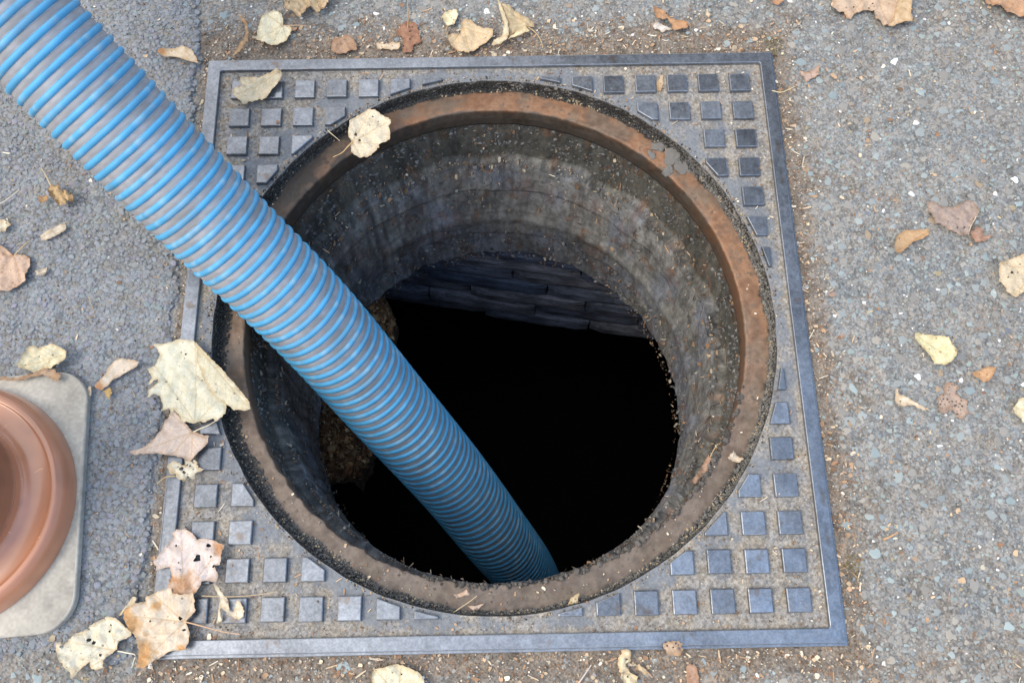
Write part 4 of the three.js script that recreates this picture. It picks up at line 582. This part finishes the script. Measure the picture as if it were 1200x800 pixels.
  for (let k = 0; k < 5200; k++) {
    const t = r() * 6.2832, mode = r(); let y, rad;
    if (mode < .42) { y = -.155 + .012 * n2(Math.cos(t) * 3, Math.sin(t) * 3) + (r() - .3) * .018; rad = .3035; } else if (mode < .8) { y = -.07 - r() * .42; rad = y > -.16 ? .3155 : lerp(.3, .311, sstep(-.16, -.5, y)); } else { y = -.485 - r() * .03; rad = .306; }
    if (r() > .25 + .75 * sstep(.2, .7, fbm3(Math.cos(t) * 4, y * 10, Math.sin(t) * 4) + .5)) continue;
    const c = TANS[Math.floor(r() * 7)], m = .25 + r() * .6, s = .001 + r() * r() * r() * .008;
    bits.push({ p: [rad * Math.cos(t), y, rad * Math.sin(t)], s: [s * (.6 + r()), s, s * .6], r: [r() * 6, r() * 6, r() * 6], c: c.map(v => v * m) });
  }
  for (let k = 0; k < 900; k++) { const t = r() * 6.2832, y = r() < .5 ? -.158 + (r() - .4) * .03 : -.07 - r() * .44, rad = y > -.16 ? .3145 : lerp(.2985, .309, sstep(-.16, -.5, y)), c = TANS[Math.floor(r() * 7)], m = .4 + r() * .7, l = .004 + r() * r() * .014; if (r() > .2 + .8 * sstep(-.1, .4, fbm3(Math.cos(t) * 5 + 3, y * 9, Math.sin(t) * 5))) continue; bits.push({ p: [rad * Math.cos(t), y, rad * Math.sin(t)], s: [l, l * .3, .0009 + r() * .001], r: [(r() - .5) * 3, r() * 6, (r() - .5) * 3], c: c.map(v => v * m) }); }
  for (let k = 0; k < 260; k++) { const t = 3.3 + r() * 3.6, y = r() < .45 ? -.16 + (r() - .5) * .03 : -.08 - r() * .42, rad = y > -.16 ? .314 : lerp(.298, .3085, sstep(-.16, -.5, y)), c = TANS[Math.floor(r() * 7)], m = .35 + r() * .6, q = .003 + r() * r() * .008; bits.push({ p: [rad * Math.cos(t), y, rad * Math.sin(t)], s: [q, q, q * (.3 + r() * .6)], r: [r() * 6, r() * 6, r() * 6], c: c.map(v => v * m) }); }
  const lumps = []; for (let k = 0; k < 16000; k++) { const t = r() * 6.2832, y = -.064 - Math.pow(r(), 1.25) * .45, f = fbm3(Math.cos(t) * 6, y * 18, Math.sin(t) * 6); if (r() > (y > -.16 ? .75 : .22) + .5 * sstep(0, .5, f)) continue; const rad = y > -.155 ? .3172 : lerp(.3018, .3128, sstep(-.16, -.5, y)) - (y < -.235 && y > -.31 ? -.002 : 0), s = .0009 + r() * r() * .0034, b = (.07 + r() * .2) * (y > -.16 ? .75 : 1) * 1, w = r() < .09; lumps.push({ p: [rad * Math.cos(t), y, rad * Math.sin(t)], s: [s, s * (.5 + r() * .5), s], r: [r() * 6, r() * 6, r() * 6], c: w ? [b * 1.6, b * .95, b * .55] : [b, b * .98, b * .95] }); }
  inst('crumbling_mortar', rock(0, 5, .45, .7, false), std({ roughness: .9 }), lumps, shaft);
  inst('stuck_litter', crumbG, std({ roughness: .9, side: THREE.DoubleSide }), bits, shaft);
  // heap of rotten litter on the ledge at the left, seen on both sides of the hose
  const heap = thing('litter_heap', 'heap of rotten brown leaf litter on the left ledge inside the shaft', 'leaf litter');
  const top = (t, q) => -.545 + .018 * fbm2(t * 6, q * 4) - .05 * Math.pow(1 - q, 3);
  const inner = t => .232 + .016 * fbm2(t * 5, 2) + .05 * Math.pow(Math.abs(t - 3.35) / .55, 3);
  const hg = gridGeo(90, 26, (u, v) => { const t = 2.8 + u * 1.2; const q = Math.min(1, v * 1.3), r0 = inner(t), rad = v < .77 ? lerp(.335, r0, q) : r0, y = v < .77 ? top(t, 1 - q) : top(t, 0) - (v - .77) / .23 * .12; const w = .009 * n3(rad * Math.cos(t) * 60, y * 60, rad * Math.sin(t) * 60), m = .7 + .5 * n2(u * 40, v * 20); return { p: [rad * Math.cos(t), y + w, rad * Math.sin(t)], uv: [u * .4, v * .2], c: [.2 * m, .125 * m, .07 * m] }; });
  part('soil_mound', hg, std({ vertexColors: true, roughness: .95, map: grainT, side: THREE.DoubleSide }), heap);
  const hb = []; for (let k = 0; k < 3600; k++) { const t = 2.82 + r() * 1.15, q = r(), rad = lerp(.325, inner(t), q), y = top(t, 1 - q) + r() * .012 - (r() < .25 ? r() * .06 * q : 0); const c = TANS[Math.floor(r() * 7)].slice(), m = .18 + r() * .65, s = .003 + r() * r() * .014; c[1] *= .78; c[2] *= .55; hb.push({ p: [(rad - (y < -.57 ? .006 : 0)) * Math.cos(t), y, (rad - (y < -.57 ? .006 : 0)) * Math.sin(t)], s: r() < .35 ? [s * 2.2, s * .6, .0012] : [s * 1.3, s * 1.1, s * (.4 + r() * .6)], r: [(r() - .5) * 1.6, r() * 6, (r() - .5) * 1.6], c: c.map(v => v * m) }); }
  inst('rotten_leaves', crumbG, std({ roughness: .9, side: THREE.DoubleSide }), hb, heap);
  // two tufts of moss beside the right rim
  const bl = new THREE.PlaneGeometry(.12, 1, 1, 4); { const p = bl.attributes.position; for (let i = 0; i < p.count; i++) { const h = p.getY(i) + .5; p.setXYZ(i, p.getX(i) * (1.05 - h), h, .45 * h * h); } bl.computeVertexNormals(); }
  for (const [label, u, v, R, n] of [['small green moss tuft at the top right corner of the frame', 905, 52, .016, 90], ['olive moss tuft in soil beside the lower right rim', 1000, 664, .014, 90]]) {
    const t = thing('moss_tuft', label, 'moss', 'moss tufts beside the frame'), c0 = at(u, v, -.008), L = [];
    for (let k = 0; k < n; k++) { const a = r() * 6.28, d = R * Math.sqrt(r()), s = .003 + r() * .006, m = .6 + r() * .7; L.push({ p: [c0.x + d * Math.cos(a), -.0085, c0.z + d * Math.sin(a)], s: [s, s, s], r: [(r() - .5) * 1.2, r() * 6.28, (r() - .5) * 1.2], c: lin(132, 124, 66).map(q => q * m) }); }
    inst('leafy_stems', bl, std({ roughness: .8, side: THREE.DoubleSide }), L, t);
  }
}

// ---------------------------------------------------------------- added out of view: autumn trunk and crown that darken the iron by reflection
{
  const t = thing('unseen_tree', 'autumn trunk and crown added out of view, to darken the reflection in the upper right iron', 'unseen_tree'), r = mulberry(808); t.position.set(1.95, 0, -3.45);
  const bark = std({ color: new THREE.Color(.09, .07, .05), roughness: .95, map: grainT });
  const limb = (a, b, r0, r1) => { const c = new THREE.CatmullRomCurve3([new THREE.Vector3(...a), new THREE.Vector3((a[0] + b[0]) / 2 + .12, (a[1] + b[1]) / 2 + .1, (a[2] + b[2]) / 2 - .08), new THREE.Vector3(...b)]), g = new THREE.TubeGeometry(c, 14, 1, 10), p = g.attributes.position; for (let i = 0; i < p.count; i++) { const k = Math.floor(i / 11) / 14, q = c.getPointAt(k), w = lerp(r0, r1, k); p.setXYZ(i, q.x + (p.getX(i) - q.x) * w, q.y + (p.getY(i) - q.y) * w, q.z + (p.getZ(i) - q.z) * w); } g.computeVertexNormals(); return g; };
  const L = [limb([0, -.05, 0], [-.05, 2.7, .1], .2, .12)]; for (let k = 0; k < 9; k++) { const a = k / 9 * 6.28, y = 1.9 + r() * .8; L.push(limb([-.04, y, .08], [1.5 * Math.cos(a), y + 1 + r() * 1.6, 1.5 * Math.sin(a)], .08, .015)); }
  part('trunk', mergeGeometries(L), bark, t);
  const lf = new THREE.PlaneGeometry(1, 1.2, 2, 2), p = lf.attributes.position; for (let i = 0; i < p.count; i++) p.setZ(i, .25 * p.getX(i) * p.getX(i)); lf.computeVertexNormals();
  const C = []; for (let k = 0; k < 70; k++) { const a = r() * 6.28, e = Math.acos(1 - 2 * r()), q = Math.cbrt(r()) * 2.0; C.push([q * Math.sin(e) * Math.cos(a), 4.2 + q * Math.cos(e) * .8, q * Math.sin(e) * Math.sin(a)]); }
  const I = []; for (let k = 0; k < 15000; k++) { const c = C[k % 70], d = .5 * Math.cbrt(r()), a = r() * 6.28, e = Math.acos(1 - 2 * r()), s = .07 + r() * .07, m = .6 + r() * .8; I.push({ p: [c[0] + d * Math.sin(e) * Math.cos(a), c[1] + d * Math.cos(e), c[2] + d * Math.sin(e) * Math.sin(a)], s: [s, s, s], r: [r() * 6, r() * 6, r() * 6], c: [.075 * m, .07 * m, .035 * m] }); }
  inst('crown', lf, std({ roughness: .8, side: THREE.DoubleSide }), I, t);
}

// ---------------------------------------------------------------- render
const renderer = new THREE.WebGLRenderer({ antialias: true });
renderer.setSize(1024, 682); renderer.toneMapping = THREE.LinearToneMapping; renderer.toneMappingExposure = EXPOSURE; renderer.shadowMap.enabled = true;
renderer.render(scene, camera);
